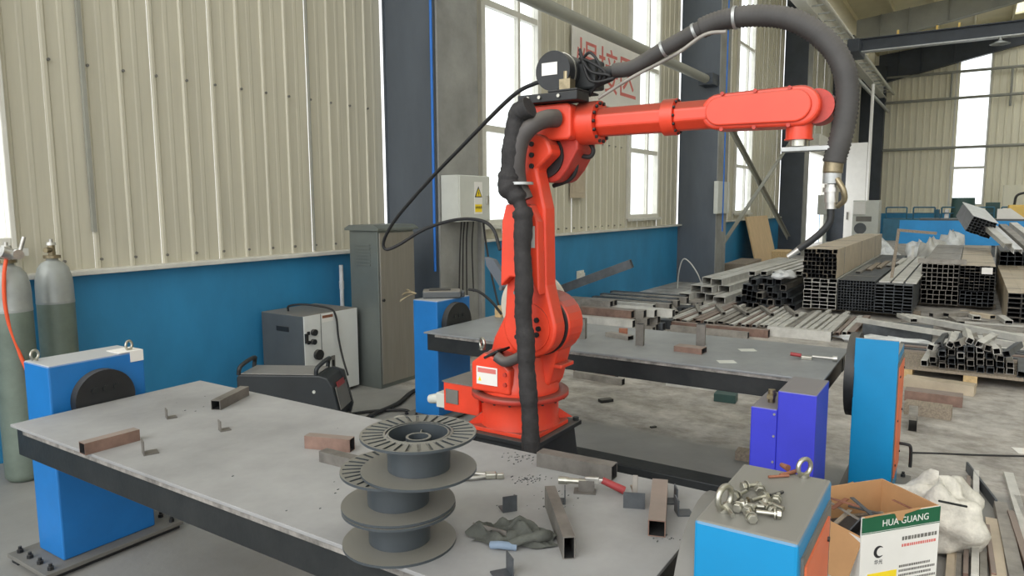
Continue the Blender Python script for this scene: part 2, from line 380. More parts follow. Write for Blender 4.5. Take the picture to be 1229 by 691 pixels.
for z in (4.35, 6.74, 8.0):
    g = ob('girt_pipe', MB().cyl((XB-.3, -15, z), (XB-.3, 4.1, z), .07, n=10), 'rafter', wb)
for y, z0, z1 in ((1.25, 6.74, 8.0), (-1.2, 6.2, 8.0)): ob('girt_hanger', MB().cyl((XB-.3, y, z0), (XB-.3, y, z1), .05, n=8), 'rafter', wb)
# ---- roof
def rz(y): return 9.35+(5.4-y)*.107
def roofseg(mb, y0, y1, a, b): return mb.prism([(y0, rz(y0)), (y0, rz(y0)+.08), (y1, rz(y1)+.08), (y1, rz(y1))], a, b, 'x')
rm = MB(); SKY = ((2.0, 5.0), (9.5, 12.5), (17, 21), (25, 29.5), (35, 40)); xx = -3  # near roof out of view cuts sky light; skylight openings added for fill
for a, b in SKY: roofseg(rm, 5.5, -15, xx, a); roofseg(rm, 5.5, 3.6 if a < 34 else -1, a, b); roofseg(rm, -13, -15, a, b); xx = b
roofseg(rm, 5.5, -15, xx, 42.6)
rf = st(ob('ceiling', rm, 'roof'))
for a, b in SKY: ob('added_skylight_pane', roofseg(MB(), 3.6 if a < 34 else -1, -13, a, b), 'glass', rf)
st(ob('wall_right_unseen', MB().box(-3, 42.6, -15.2, -15, 0, 11.6), 'beigefar'))  # unseen opposite side of the hall, added to hold back sky light
for y in [4.6-1.4*i for i in range(13)]:
    ob('purlin', MB().box(-3, 42.4, y-.04, y+.04, rz(y)-.24, rz(y)-.005), 'roof', rf)
def rafter(x, m, d0, d1):
    r = st(ob('rafter', MB().prism([(4.5, rz(4.5)-.26), (-14, rz(-14)-.26), (-14, rz(-14)-d1), (-2, rz(-2)-d1), (4.5, rz(4.5)-d0)], x-.012, x+.012, 'x'), m))
    ob('flange', MB().prism([(4.5, rz(4.5)-d0), (-2, rz(-2)-d1), (-14, rz(-14)-d1), (-14, rz(-14)-d1-.03), (-2, rz(-2)-d1-.03), (4.5, rz(4.5)-d0-.03)], x-.16, x+.16, 'x'), m, r)
    for k, y in enumerate((3.6, 2.6, 1.2, -.4, -2)):
        dd = d0+(d1-d0)*min(1, (4.5-y)/6.5)
        ob('stiffener', MB().box(x-.15, x-.012, y-.012, y+.012, rz(y)-dd, rz(y)-.26), m, r)
rafter(33.3, 'rafter', 1.35, .85); rafter(24.0, 'rafter', 1.2, .75); rafter(41.8, 'dark', 1.7, 1.0)
# ---- crane girder across the hall and its runway
cg = em('crane_girder', 'dark overhead crane girder spanning the hall under the roof', 'crane beam', (27, 3.9, 6.6))
ob('girder_web', MB().box(-.02, .02, -17, -.1, .12, .5), 'dark', cg)
ob('top_flange', MB().box(-.14, .14, -17, -.1, .5, .53), 'dark', cg)
ob('bottom_flange', MB().box(-.16, .16, -17, -.1, .085, .12), 'galv', cg)
ob('end_truck', MB().box(-.8, .8, -.45, -.1, .0, .42), 'dark', cg, bev=.02)
for y in (-1.5, -2.6, -3.2, -5.0): ob('cable_clip', MB().box(-.05, .05, y-.03, y+.03, .53, .68), 'machyellow', cg)
ob('hanging_lamp', MB().cyl((-.1, -4.3, -.02), (-.1, -4.3, .085), .05, .05, 10).lathe([(.05, -.02), (.28, -.12), (.26, -.13), (.04, -.04)], (-.1, -4.3, 0), 16), 'galv', cg)
rw = em('crane_runway', 'pale runway beam carrying the crane rail along the wall', 'crane rail', (15, 4.2, 7.0))
ob('runway_beam', MB().box(0, 27, -.02, .02, .0, .5).box(0, 27, -.16, .16, .5, .53).box(0, 27, -.16, .16, -.03, 0), 'frame', rw)
ob('rail', MB().box(0, 27, -.04, .04, .53, .63), 'galv', rw)
ob('conductor_bar', MB().cyl((0, -.42, .22), (27, -.42, .22), .06, n=8), 'frame', rw)
for i in range(27): ob('bracket', MB().box(i+.1, i+.14, -.4, -.021, .2, .24), 'galv', rw)
tag(ob('wall_conduit', MB().cyl((26, 3.9, 6.25), (41, 3.9, 6.25), .07, n=8), 'galv'), 'straight silver conduit running under the crane runway', 'pipe')
# ---- big doorway in the far part of the long wall
d1 = st(ob('door_1', MB().box(27.4, 27.55, 5.2, 5.45, 0, 3.7).box(32.45, 32.6, 5.2, 5.45, 0, 3.7).box(27.55, 32.45, 5.2, 5.45, 3.55, 3.7), 'frame'))
ob('door_canopy', MB().box(27.2, 32.8, 4.7, 5.19, 3.7, 4.1), 'frame', d1)
st(ob('window_6', MB().box(27.6, 27.7, 5.2, 5.29, 5.3, 7.6).box(31.9, 32.0, 5.2, 5.29, 5.3, 7.6).box(27.7, 31.9, 5.2, 5.29, 5.3, 5.4).box(27.7, 31.9, 5.2, 5.29, 7.5, 7.6), 'frame'))
# ---- red lettered sign board on the wall
a = P(682, 22, y=5.2); c = P(760, 126, y=5.2)
sx0, sx1, sz0, sz1 = 9.75, 12.35, 3.30, 4.42
sg = em('sign_board', 'white wall sign with three large red characters above the robot', 'sign', (sx0, 5.24, sz0))
ob('board', MB().box(0, sx1-sx0, -.02, .01, 0, sz1-sz0), 'white', sg)
ob('lettering', text_mesh('焊接区', .78), 'redink', sg, ((sx1-sx0)/2-.05, -.022, (sz1-sz0)/2-.05), FACE_Y)
# ================================================================== WELDING BENCHES
T = .76
def bench(name, label, x0, x1, y0, y1, top, lipm):
    b = em(name, label, 'workbench', ((x0+x1)/2, (y0+y1)/2, 0)); w2 = (x1-x0)/2; l2 = (y1-y0)/2
    ob('tabletop', MB().box(-w2, w2, -l2, l2, T-.012, T), top, b, bev=.002)
    for s in (-1, 1):
        xx = s*(w2-.055)
        be = ob('side_beam', MB().box(xx-.04, xx+.04, -l2+.02, l2-.02, T-.135, T-.0125), 'blackbeam', b, bev=.004)
        ob('edge_strip', MB().box(s*(w2-.013)-.008, s*(w2-.013)+.008, -l2+.1, l2-.1, T-.03, T-.0125), lipm, be)
    for k in range(5):
        yy = -l2+.06+(2*l2-.12)*k/4
        ob('cross_beam', MB().box(-w2+.096, w2-.096, yy-.035, yy+.035, T-.135, T-.013), 'blackbeam', b)
    return b
bench('welding_bench', 'long dusty grey steel welding bench with spools and tube offcuts on it', 1.272, 2.16, .605, 3.385, 'tabletop', 'lip')
bench('welding_bench', 'grey steel welding bench behind the robot with short upright tube stubs on it', 3.885, 4.83, .60, 3.30, 'fartop', 'lip')
def ringmesh(R, r, n=24, k=8):
    mb = MB(); pts = [Vector((R*math.cos(2*PI*i/n), 0, R*math.sin(2*PI*i/n))) for i in range(n)]
    vs = []
    for p in pts:
        e = p.normalized()
        for j in range(k):
            t = 2*PI*j/k; vs.append(p+e*math.cos(t)*r+Vector((0, 1, 0))*math.sin(t)*r)
    return mb.add(vs, [(i*k+j, i*k+(j+1) % k, ((i+1) % n)*k+(j+1) % k, ((i+1) % n)*k+j) for i in range(n) for j in range(k)], True)
def eyebolt(par, x, y, z, R=.024, yaw=0, name='eye_bolt', m='zinc'):
    mb = ringmesh(R, R*.28); mb.v = [(p[0], p[1], p[2]+R*1.25) for p in mb.v]
    mb.cyl((0, 0, 0), (0, 0, R*.35), R*.62, R*.62, 12)
    return ob(name, mb, m, par, (x, y, z), (0, 0, yaw))
HEX = lambda r: [(r*math.cos(PI/3*i), r*math.sin(PI/3*i)) for i in range(6)]
def stock(label, x0, x1, y0, y1, zt, side, paint, disc_r, disc_z, panel=False, base=True, eyes=True, bolts=True):
    """painted pedestal that carries one end of a bench; side = +1 when the bench lies on its +Y side"""
    b = em('bench_pedestal', label, 'pedestal', ((x0+x1)/2, (y0+y1)/2, 0)); w2 = (x1-x0)/2; d2 = (y1-y0)/2
    ob('body', MB().box(-w2, w2, -d2, d2, .042 if base else 0, zt), paint, b, bev=.008)
    if base:
        bp = ob('base_plate', MB().box(-w2-.11, w2+.11, -d2-.07, d2+.07, .022, .042), 'greyedge', b, bev=.003)
        for sx in (-1, 1):
            for k in range(4):
                bx = sx*(w2+.07); by = -d2-.03+(2*d2+.06)*k/3
                ob('bolt', MB().prism(HEX(.014), .042, .058, 'z').cyl((0, 0, .058), (0, 0, .072), .008, n=8), 'black', bp, (bx, by, 0))
        for s in (-1, 1):
            ob('base_channel', MB().box(-w2-.10, w2+.10, s*(d2+.02)-.03, s*(d2+.02)+.03, 0, .022), 'black', b)
    fy = side*d2
    ob('faceplate', MB().cyl((0, fy, disc_z), (0, fy+side*.05, disc_z), disc_r, n=40), 'greyedge' if disc_r == .22 else 'black', b)
    fp = b.children[-1]
    for k in range(3):
        ob('bolt', MB().cyl(((k-1)*.05, fy+side*.05, disc_z+disc_r*.36), ((k-1)*.05, fy+side*.058, disc_z+disc_r*.36), .016, n=8), 'blackbeam', fp)
    ob('shaft', MB().cyl((0, fy+side*.05, disc_z-.09), (0, fy+side*.075, disc_z-.09), .04, n=12), 'black', b)
    if panel:
        pn = ob('side_panel', MB().box(-w2+.03, w2-.03, -d2-.006, -d2, .16, zt-.045), 'greyedge', b)
        pl = ob('cover', MB().box(-w2+.045, w2-.075, -d2-.011, -d2-.006, .18, zt-.07), 'orange', b)
        for sx in (-w2+.06, w2-.10):
            for z in (.25, .5, zt-.12): ob('screw', MB().cyl((sx, -d2-.016, z), (sx, -d2-.011, z), .007, n=6), 'black', pl)
    if eyes:
        eyebolt(b, -w2+.03, d2-.05, zt, .022, .4); eyebolt(b, w2-.05, -d2+.04, zt, .022, .4)
    return b
stock('bright blue steel pedestal with round black faceplate and white tape tab beside gas cylinders', 1.46, 1.90, 3.445, 3.685, .965, -1, 'blue', .138, .775)
h1 = [o for o in bpy.data.objects if o.name == 'bench_pedestal'][0]
ob('tape_tab', MB().box(.10, .215, -.121, .0, .9655, .969).box(.15, .215, -.1245, -.121, .915, .969), 'white', h1)
stock('bright blue pedestal with a teach pendant lying on top behind the robot', 4.13, 4.55, 3.37, 3.61, .95, -1, 'blue', .16, .76, eyes=False)
stock('sky blue pedestal with bolts and washers scattered on its dusty top', 1.54, 1.965, .27, .50, .95, 1, 'cyan', .22, .70, panel=True, eyes=False)
stock('tall sky blue pedestal behind the open cardboard box', 4.19, 4.62, .285, .49, .865, 1, 'cyan', .24, .70, panel=True, eyes=False)
far_tail = [o for o in bpy.data.objects if o.name == 'bench_pedestal.003'][0]
ob('front_plate', MB().box(-.225, -.2155, -.105, .105, .05, .95), 'cyan', far_tail, bev=.003)
ob('crank_handle', MB().sweep(spline([(.10, -.10, .30), (.10, -.15, .30), (.10, -.17, .29), (.10, -.175, .24), (.10, -.175, .17)], 6), .009, 8), 'blackbeam', far_tail)
# ---- indigo box with a lower step between the benches
ib = em('indigo_cabinet', 'indigo blue stepped steel box between the two benches', 'metal box', (3.65, .66, 0))
ob('body', MB().box(-.17, .17, -.10, .075, 0, .78), 'indigo', ib, bev=.006)
ob('side_compartment', MB().box(-.17, .17, .0755, .20, 0, .685), 'indigo', ib, bev=.006)
for z in (.1, .25, .42, .55, .66): ob('rivet', MB().cyl((-.175, .088, z), (-.17, .088, z), .006, n=8), 'silver', ib)
ob('valve', MB().cyl((-.05, .13, .685), (-.05, .13, .75), .018, n=10).box(-.09, -.01, .115, .145, .71, .73).cyl((.02, .15, .685), (.02, .15, .72), .014, n=8), 'brass', ib)
# ---- long black floor beam behind the near bench
p = P(683, 541, z=.14); q = P(868, 577, z=.14)
fb = ob('floor_beam', MB().box(p.x-.02, p.x+.13, q.y-.6, p.y+.06, 0, .13), 'blackbeam', bev=.006)
tag(fb, 'long black steel beam lying on the floor between robot and bench', 'beam')
print('BEAM', p, q)
# ================================================================== ROBOT
RX, RY = 2.99, 1.90
rs = em('robot_stand', 'black flared steel stand under the red robot', 'stand', (RX, RY, 0))
def frustum(z0, z1, a, b, ox=0, oy=0):
    return MB().add([(-a, -a, z0), (a, -a, z0), (a, a, z0), (-a, a, z0), (-b, -b, z1), (b, -b, z1), (b, b, z1), (-b, b, z1)],
        [(3, 2, 1, 0), (4, 5, 6, 7), (0, 1, 5, 4), (1, 2, 6, 5), (2, 3, 7, 6), (3, 0, 4, 7)])
ob('body', frustum(.02, .525, .25, .205), 'black', rs)
ob('top_plate', MB().box(-.235, .235, -.235, .235, .525, .548), 'black', rs, bev=.003)
ob('foot_plate', MB().box(-.33, .33, -.33, .33, 0, .02), 'black', rs, bev=.003)
for sx in (-1, 1):
    for sy in (-1, 1): ob('bolt', MB().prism(HEX(.016), .548, .565, 'z'), 'blackbeam', rs, (sx*.212, sy*.212, 0))
rb = em('welding_robot', 'red orange six axis welding robot arm on a black stand', 'robot', (RX, RY, .548))
def rl(p): return (p[0]-RX, p[1]-RY, p[2]-.548)          # world -> robot local
def rbx(x0, x1, y0, y1, z0, z1): return MB().box(x0-RX, x1-RX, y0-RY, y1-RY, z0-.548, z1-.548)
ob('base_plate', MB().prism([(-.2, -.15), (-.15, -.2), (.15, -.2), (.2, -.15), (.2, .15), (.15, .2), (-.15, .2), (-.2, .15)], 0, .022, 'z'), 'red', rb, bev=.003)
base = ob('base', MB().lathe([(0, .022), (.205, .022), (.205, .022), (.198, .05), (.198, .15), (.205, .165), (.205, .165), (0, .165)], n=48), 'red', rb)
for k in range(4):
    t = PI/4+k*PI/2
    ob('rib', MB().prism([(-.02, .022), (.09, .022), (-.02, .10)], -.008, .008, 'y', Matrix.Translation((.19*math.cos(t), .19*math.sin(t), 0)) @ Matrix.Rotation(t, 4, 'Z')), 'red', rb)
ring = ob('turntable_ring', MB().lathe([(.19, .165), (.244, .165), (.25, .168), (.25, .19), (.245, .194), (.19, .194), (.19, .165)], n=56), 'reddark', rb)
for k in range(18):
    t = 2*PI*k/18; ob('ring_bolt', MB().cyl((.235*math.cos(t), .235*math.sin(t), .158), (.235*math.cos(t), .235*math.sin(t), .166), .007, n=8), 'blackbeam', ring)
# rear connector box with grey plugs (towards the wall)
cb = ob('connector_box', MB().box(-.13, .10, .17, .40, .045, .20), 'red', rb, bev=.006)
ob('cover_plate', MB().box(-.137, -.13, .30, .38, .09, .165), 'greyedge', cb)
ob('plug', MB().box(-.12, -.05, .40, .46, .05, .13).cyl((-.085, .46, .09), (-.085, .53, .075), .03, .024, 12), 'boxgrey', cb, bev=.004)
ob('box_lid', MB().box(-.135, .105, .17, .405, .20, .206), 'greyedge', cb)
# turret: round drum, front boss, two ears carrying joint two
ob('turret_drum', MB().lathe([(0, .194), (.2, .194), (.2, .194), (.2, .23), (.185, .26), (.17, .36), (.165, .38), (.165, .38), (0, .38)], n=48), 'red', rb)
J2 = (1.745, 1.095); J3 = (1.72, 1.905)
def yz(poly): return [(y-RY, z-.548) for y, z in poly]
ear = [(2.07, .86), (2.03, 1.0), (1.94, 1.16), (1.87, 1.22)]+arc(J2[0], J2[1], .158, 55, 235, 14)+[(1.70, .80), (1.74, .74), (2.05, .74)]
ob('turret_body', MB().prism(yz(ear), -.05, .105, 'x'), 'red', rb, bev=.018, seg=3)
ob('joint_two_ring', MB().cyl(rl((RX-.066, *J2)), rl((RX-.052, *J2)), .153, n=48), 'black', rb)
ob('front_boss', MB().prism(yz([(2.06, .755), (2.06, .90), (1.98, .955), (1.89, .93), (1.83, .88), (1.83, .755)]), -.205, -.05, 'x'), 'red', rb, bev=.012, seg=3)
fbz = rb.children[-1]
ob('cable_gland_plate', MB().box(-.212, -.10, -.04, .055, -.006, .006), 'blackbeam', fbz, (0, .03, .405), (math.radians(-28), 0, 0), bev=.003)
lb = ob('warning_label', MB().box(-.2085, -.2065, -.0, .125, .245, .335), 'white', fbz)
ob('label_band', MB().box(-.2095, -.2085, .008, .117, .305, .328), 'redink', lb); ob('label_symbol', MB().prism([(.095, .262), (.115, .262), (.105, .285)], -.2095, -.2085, 'x'), 'yellow', lb)
for z in (.26, .31): ob('boss_bolt', MB().cyl((-.214, -.045, z), (-.205, -.045, z), .010, n=8), 'reddark', fbz)
eyebolt(rb, -.15, .13, .405, .026, PI/3, 'lifting_eye')
ob('turret_wing', MB().box(-.04, .09, -.265, -.17, .33, .352), 'red', rb, bev=.006)
# joint two motor on the far side
ob('joint_motor', MB().cyl((.106, J2[0]-RY, J2[1]-.548), (.16, J2[0]-RY, J2[1]-.548), .09, n=32), 'black', rb)
# upper arm : lower disc, box beam with hollow mouth, upper disc
ua = [(1.648, 1.30)]+arc(J2[0], J2[1], .148, 160, 380, 26)+[(1.872, 1.30), (1.862, 1.62), (1.822, 1.80)]+arc(J3[0], J3[1], .098, 20, 180, 12)+[(1.700, 1.84), (1.655, 1.66)]
arm = ob('upper_arm', MB().prism(yz(ua), -.165, -.067, 'x'), 'red', rb, bev=.014, seg=3)
ob('arm_cover', MB().prism(yz([(1.652, 1.26), (1.70, 1.33), (1.815, 1.34), (1.868, 1.29), (1.858, 1.60), (1.835, 1.68), (1.70, 1.68), (1.662, 1.60)]), -.222, -.164, 'x'), 'red', arm, bev=.008)
ob('joint_hub', MB().cyl(rl((RX-.172, *J2)), rl((RX-.164, *J2)), .118, n=40), 'red', arm)
for k, (dy, dz) in enumerate(((.06, .05), (.06, -.05), (.05, .0), (-.05, .04), (-.05, -.03), (-.06, .0))):
    ob('arm_bolt', MB().cyl(rl((RX-.182, J2[0]+dy, J2[1]+dz)), rl((RX-.17, J2[0]+dy, J2[1]+dz)), .013, n=8), 'blackbeam', arm)
for dz in (-.05, 0, .05): ob('arm_bolt', MB().cyl(rl((RX-.174, J3[0]+.005, J3[1]+dz)), rl((RX-.16, J3[0]+.005, J3[1]+dz)), .012, n=10), 'black', arm)
ob('rating_label', MB().box(-.2255, -.2225, 1.675-RY, 1.705-RY, 1.48-.548, 1.58-.548), 'boxgrey', arm)
ob('joint_three_ring', MB().cyl(rl((RX-.068, *J3)), rl((RX-.05, *J3)), .103, n=40), 'black', rb)
# elbow housing and wrist arm along -Y
eh = [(1.80, 1.97), (1.80, 1.92), (1.77, 1.83)]+arc(1.695, 1.885, .105, 310, 240, 6)+[(1.60, 1.84), (1.545, 1.93), (1.545, 1.99), (1.56, 2.0)]
elbow = ob('elbow_housing', MB().prism(yz(eh), -.055, .13, 'x'), 'reddark', rb, bev=.016, seg=3)
ob('elbow_block', MB().prism(yz([(1.80, 1.975), (1.80, 2.11), (1.77, 2.135), (1.56, 2.135), (1.545, 2.12), (1.545, 1.985), (1.56, 1.97)]), -.125, .13, 'x'), 'red', rb, bev=.01, seg=2)
ob('motor_cap', MB().cyl((.131, 1.67-RY, 2.05-.548), (.24, 1.67-RY, 2.05-.548), .06, n=24), 'black', rb)
AZ = 2.05-.548
def ycyl(y0, y1, r, r2=None, n=40, z=AZ, x=0): return MB().cyl((x, y0-RY, z), (x, y1-RY, z), r, r2, n)
fl = ob('forearm_flange', ycyl(1.55, 1.455, .098), 'red', rb, bev=.006)
for k in range(14):
    t = 2*PI*k/14; ob('flange_bolt', MB().cyl((.086*math.cos(t), 1.455-RY, AZ+.086*math.sin(t)), (.086*math.cos(t), 1.445-RY, AZ+.086*math.sin(t)), .008, n=6), 'black', fl)
hexf = [(.074*math.cos(t), .068*math.sin(t)) for t in [math.radians(22.5+45*i) for i in range(8)]]
ob('forearm_tube', MB().prism([(x, AZ+z) for x, z in hexf], 1.455-RY, 1.14-RY, 'y'), 'red', rb, bev=.008, seg=2)
wf = ob('wrist_flange', ycyl(1.145, 1.09, .078), 'red', rb, bev=.005)
for k in range(12):
    t = 2*PI*k/12; ob('flange_bolt', MB().cyl((.07*math.cos(t), 1.09-RY, AZ+.07*math.sin(t)), (.07*math.cos(t), 1.082-RY, AZ+.07*math.sin(t)), .006, n=6), 'black', wf)
ob('wrist_neck', MB().prism([(x*.95, AZ+z*.95) for x, z in hexf], 1.09-RY, .93-RY, 'y'), 'red', rb, bev=.008)
stad = arc(.585, 2.052, .078, 90, 270, 12)+arc(.90, 2.052, .072, 270, 450, 12)
ob('wrist_body', MB().prism(yz(stad), -.062, .075, 'x'), 'red', rb, bev=.014, seg=3)
stad2 = arc(.60, 2.052, .062, 90, 270, 12)+arc(.89, 2.052, .058, 270, 450, 12)
wc = ob('wrist_cover', MB().prism(yz(stad2), -.074, -.062, 'x'), 'red', rb, bev=.006)
for y in (.88, .75, .62):
    for s in (-1, 1): ob('cover_bolt', MB().cyl((-.07, y-RY, AZ+s*.071), (-.06, y-RY, AZ+s*.071), .008, n=8), 'reddark', wc)
ob('tip_cap', MB().cyl((-.02, .53-RY, AZ), (.09, .53-RY, AZ), .066, n=32), 'reddark', rb, bev=.01)
wz = 1.975-.548
hd = ob('wrist_head', MB().cyl((0, .592-RY, wz+.01), (0, .592-RY, wz-.045), .05, n=28).cyl((0, .592-RY, wz-.045), (0, .592-RY, wz-.05), .054, n=28), 'red', rb)
ob('tool_flange', MB().cyl((0, .592-RY, wz-.05), (0, .592-RY, wz-.075), .036, n=24), 'zinc', hd)
# ---- torch bracket, torch, hoses
tb = em('torch_bracket', 'pale aluminium angled bracket under the robot wrist', 'bracket', (RX, .592, 1.898))
ob('arm_plate', MB().box(-.03, .03, -.14, .06, -.018, 0), 'galv', tb, bev=.002)
ob('drop_plate', MB().box(-.03, .03, -.14, -.115, -.105, -.0185), 'galv', tb, bev=.002)
ob('clamp', MB().cyl((0, -.128, -.105), (0, -.128, -.145), .034, n=16), 'galv', tb)
tt = em('welding_torch', 'welding torch with steel collar and black bent neck hanging from the bracket', 'torch', (RX, .464, 1.75))
ob('torch_body', MB().cyl((0, 0, .0), (0, 0, -.07), .026, n=16).cyl((0, 0, -.012), (0, 0, -.03), .032, n=16).cyl((0, 0, -.055), (0, 0, -.095), .021, .021, 16), 'silver', tt)
ob('side_valve', MB().sweep(spline([(-.02, -.02, .02), (-.03, -.045, -.02), (-.02, -.05, -.06), (0, -.025, -.085)], 5), .011, 8), 'brass', tt)
ob('neck', MB().sweep(spline([(0, 0, -.095), (0, 0, -.14), (0, .02, -.175), (0, .06, -.215), (0, .11, -.255)], 6), .014, 10), 'black', tt)
ob('nozzle', MB().cyl((0, .105, -.252), (0, .15, -.288), .013, .011, 12), 'silver', tt)
hp = [P(u, v, x=RX) for u, v in ((737, 85), (760, 81), (790, 63), (815, 49), (838, 36), (862, 26), (890, 20), (920, 19), (948, 23), (975, 36), (998, 56), (1012, 80), (1017, 108), (1015, 138), (1008, 170), (1001, 195))]+[Vector((RX, .464, 1.755))]
hs = spline(hp, 12); n = len(hs)
th = em('torch_hose', 'thick dusty ribbed black torch hose arching over the robot wrist', 'hose', hs[n//2])
def rel(pts, o): return [p-o for p in pts]
k0 = int(n*.26)
ob('wrapped_section', MB().sweep(rel(hs[:k0+1], hs[n//2])[::2], .033, 12), 'hose', th)
ob('ribbed_section', MB().sweep(rel(hs[k0:n-12], hs[n//2]), .042, 14, rib=.05), 'hose', th)
ob('end_sleeve', MB().sweep(rel(hs[n-14:], hs[n//2]), [.036]*8+[.026]*6, 12), 'brass', th)
for f in (.14, .24, .36):
    c = hs[int(n*f)]; d = (hs[int(n*f)+1]-c).normalized()
    ob('hose_tie', MB().cyl(c-d*.006-hs[n//2], c+d*.006-hs[n//2], .047 if f > .3 else .037, n=14), 'galv', th)
# thin steel rod under the hose
rp = spline([P(u, v, x=RX-.05) for u, v in ((718, 118), (760, 92), (810, 66), (845, 42), (872, 38))], 6)
tag(ob('support_rod', MB().sweep(rel(rp, rp[0]), .008, 8), 'tube', None, rp[0]), 'thin grey support rod under the wrapped end of the torch hose', 'rod')
# ---- wire feeder on the elbow
wf_ = em('wire_feeder', 'black motor driven wire feeder on top of the robot elbow', 'wire feeder', (RX-.05, 1.66, 2.138))
ob('mount_rail', MB().box(-.12, .0, -.17, .14, 0, .04).box(-.12, .10, -.17, -.02, .04, .05), 'black', wf_, bev=.004)
for y in (-.08, .02, .08): ob('rail_bolt', MB().cyl((-.13, y, .022), (-.12, y, .022), .008, n=8), 'zinc', wf_)
mo = ob('motor', MB().cyl((-.10, -.035, .138), (.12, -.035, .138), .088, n=40), 'black', wf_, bev=.008)
ob('motor_band', MB().cyl((-.045, -.035, .138), (-.035, -.035, .138), .091, n=40), 'zinc', mo)
ob('name_plate', MB().box(-.103, -.1005, -.06, .02, .12, .175), 'white', mo)
ob('terminal_block', MB().box(-.11, -.06, -.13, -.075, .04, .095).cyl((-.085, -.10, .095), (-.085, -.10, .13), .018, n=12), 'brass', wf_)
ob('roller_unit', MB().box(.0, .10, -.20, -.09, .06, .19), 'blackbeam', wf_, bev=.01)
ob('hose_socket', MB().cyl((.05, -.20, .13), (.05, -.265, .13), .03, n=16), 'black', wf_)
for i in range(4):
    ob('lead', MB().sweep(spline([(.0, -.12, .18+.02*i), (-.03, -.19, .21-.04*i), (-.02, -.24-.02*i, .12-.01*i), (.02, -.16, .03+.01*i)], 6), .007, 6), 'rubber', wf_)
# ---- long wire conduit looping from the feeder to the wall side
def cable(name, label, pts, r, m, cat='cable', k=8, nn=8, rib=0):
    sp = spline(pts, k); o = sp[0].copy(); return tag(ob(name, MB().sweep(rel(sp, o), r, nn, rib=rib), m, None, o), label, cat)
cable('wire_conduit', 'long black wire conduit looping from the wire feeder toward the wall', [P(u, v, x=xx) for u, v, xx in
   ((663, 96, 2.86), (640, 101, 2.9), (612, 118, 2.95), (560, 170, 3.1), (510, 222, 3.25), (475, 263, 3.35), (461, 288, 3.4), (463, 299, 3.42), (478, 294, 3.45), (510, 275, 3.5), (545, 264, 3.5), (575, 264, 3.45), (592, 275, 3.42), (600, 300, 3.4))], .0105, 'rubber')
# ---- cable sleeves down the front of the arm
XS = 2.80
cable('cable_hose', 'smooth grey hose bending out of the robot elbow down the arm', [P(u, v, x=XS+dx) for u, v, dx in ((668, 142, .06), (655, 143, .0), (638, 151, -.06), (625, 168, -.08), (620, 195, -.08), (622, 220, -.06), (630, 240, -.05))], .041, 'greyhose', 'hose', nn=14)
sl = spline([P(u, v, x=XS-.09) for u, v in ((636, 128), (622, 138), (617, 165), (613, 200), (612, 222), (622, 240), (628, 262), (627, 300), (629, 340), (628, 375), (631, 410), (632, 440), (634, 470), (636, 500), (637, 535), (637, 570))], 8)
rr = []
for i, p_ in enumerate(sl):
    t = i/(len(sl)-1); rr.append((.046 if t < .4 else .041)*(1+.035*math.sin(i*2.3)+.05*math.sin(i*.41)+.03*math.sin(i*.97+1))*(1.2 if .22 < t < .30 else 1)*(.7 if .34 < t < .37 else 1))
slv = em('cable_sleeve', 'wrinkled black fabric cable sleeve hanging down the front of the robot', 'cable sleeve', sl[-1])
ob('sleeve', MB().sweep(rel(sl, sl[-1]), rr, 14), 'sleeve', slv)
for v, r in ((220, .058), (258, .034), (351, .046)):
    c = P(625 if v < 300 else 628, v, x=XS-.07)-sl[-1]; ob('cable_tie', MB().cyl((c.x, c.y, c.z-.006), (c.x, c.y, c.z+.006), r, n=16), 'galv', slv)
tag(ob('stub_hose', MB().sweep(rel(spline([P(u, v, x=2.77) for u, v in ((596, 428), (606, 434), (618, 431), (630, 424))], 6), P(618, 431, x=2.77)), .026, 12), 'greyhose', None, P(618, 431, x=2.77)), 'short grey hose from the robot base boss into the black sleeve', 'hose')
cable('elbow_cable', 'thin black cable looping under the robot elbow', [P(u, v, x=3.02) for u, v in ((690, 172), (705, 170), (712, 180), (708, 188), (697, 186), (690, 176), (692, 200), (684, 215), (664, 223))], .011, 'rubber')
# ---- white wire spool on a holder behind the robot shoulder
wd = P(640, 367, x=RX+.33)
ws = em('wire_spool_holder', 'milky white plastic wire spool on a holder behind the robot shoulder', 'spool', wd)
ob('flange', MB().cyl((-.045, 0, 0), (-.03, 0, 0), .185, n=48), 'whiteplastic', ws)
ob('hub', MB().cyl((-.03, 0, 0), (.045, 0, 0), .09, n=32), 'whiteplastic', ws)
ob('flange', MB().cyl((.045, 0, 0), (.06, 0, 0), .185, n=48), 'whiteplastic', ws)
sv = Vector((RX+.106, 1.84, 1.06))-wd
ob('holder_shaft', MB().cyl((-.045, 0, 0), (sv.x, sv.y, sv.z), .025, n=12), 'black', ws)
ga = P(588, 314, x=wd.x+.1)-wd; gb = P(612, 340, x=wd.x+.1)-wd
ob('guide_arm', MB().prism([(ga.y+.01, ga.z+.03), (ga.y-.05, ga.z+.015), (gb.y-.02, gb.z), (gb.y+.03, gb.z-.04), (ga.y, ga.z-.02)], .062, .10, 'x').cyl((.0, gb.y, gb.z-.02), (.08, gb.y, gb.z-.02), .012, n=8), 'column', ws)
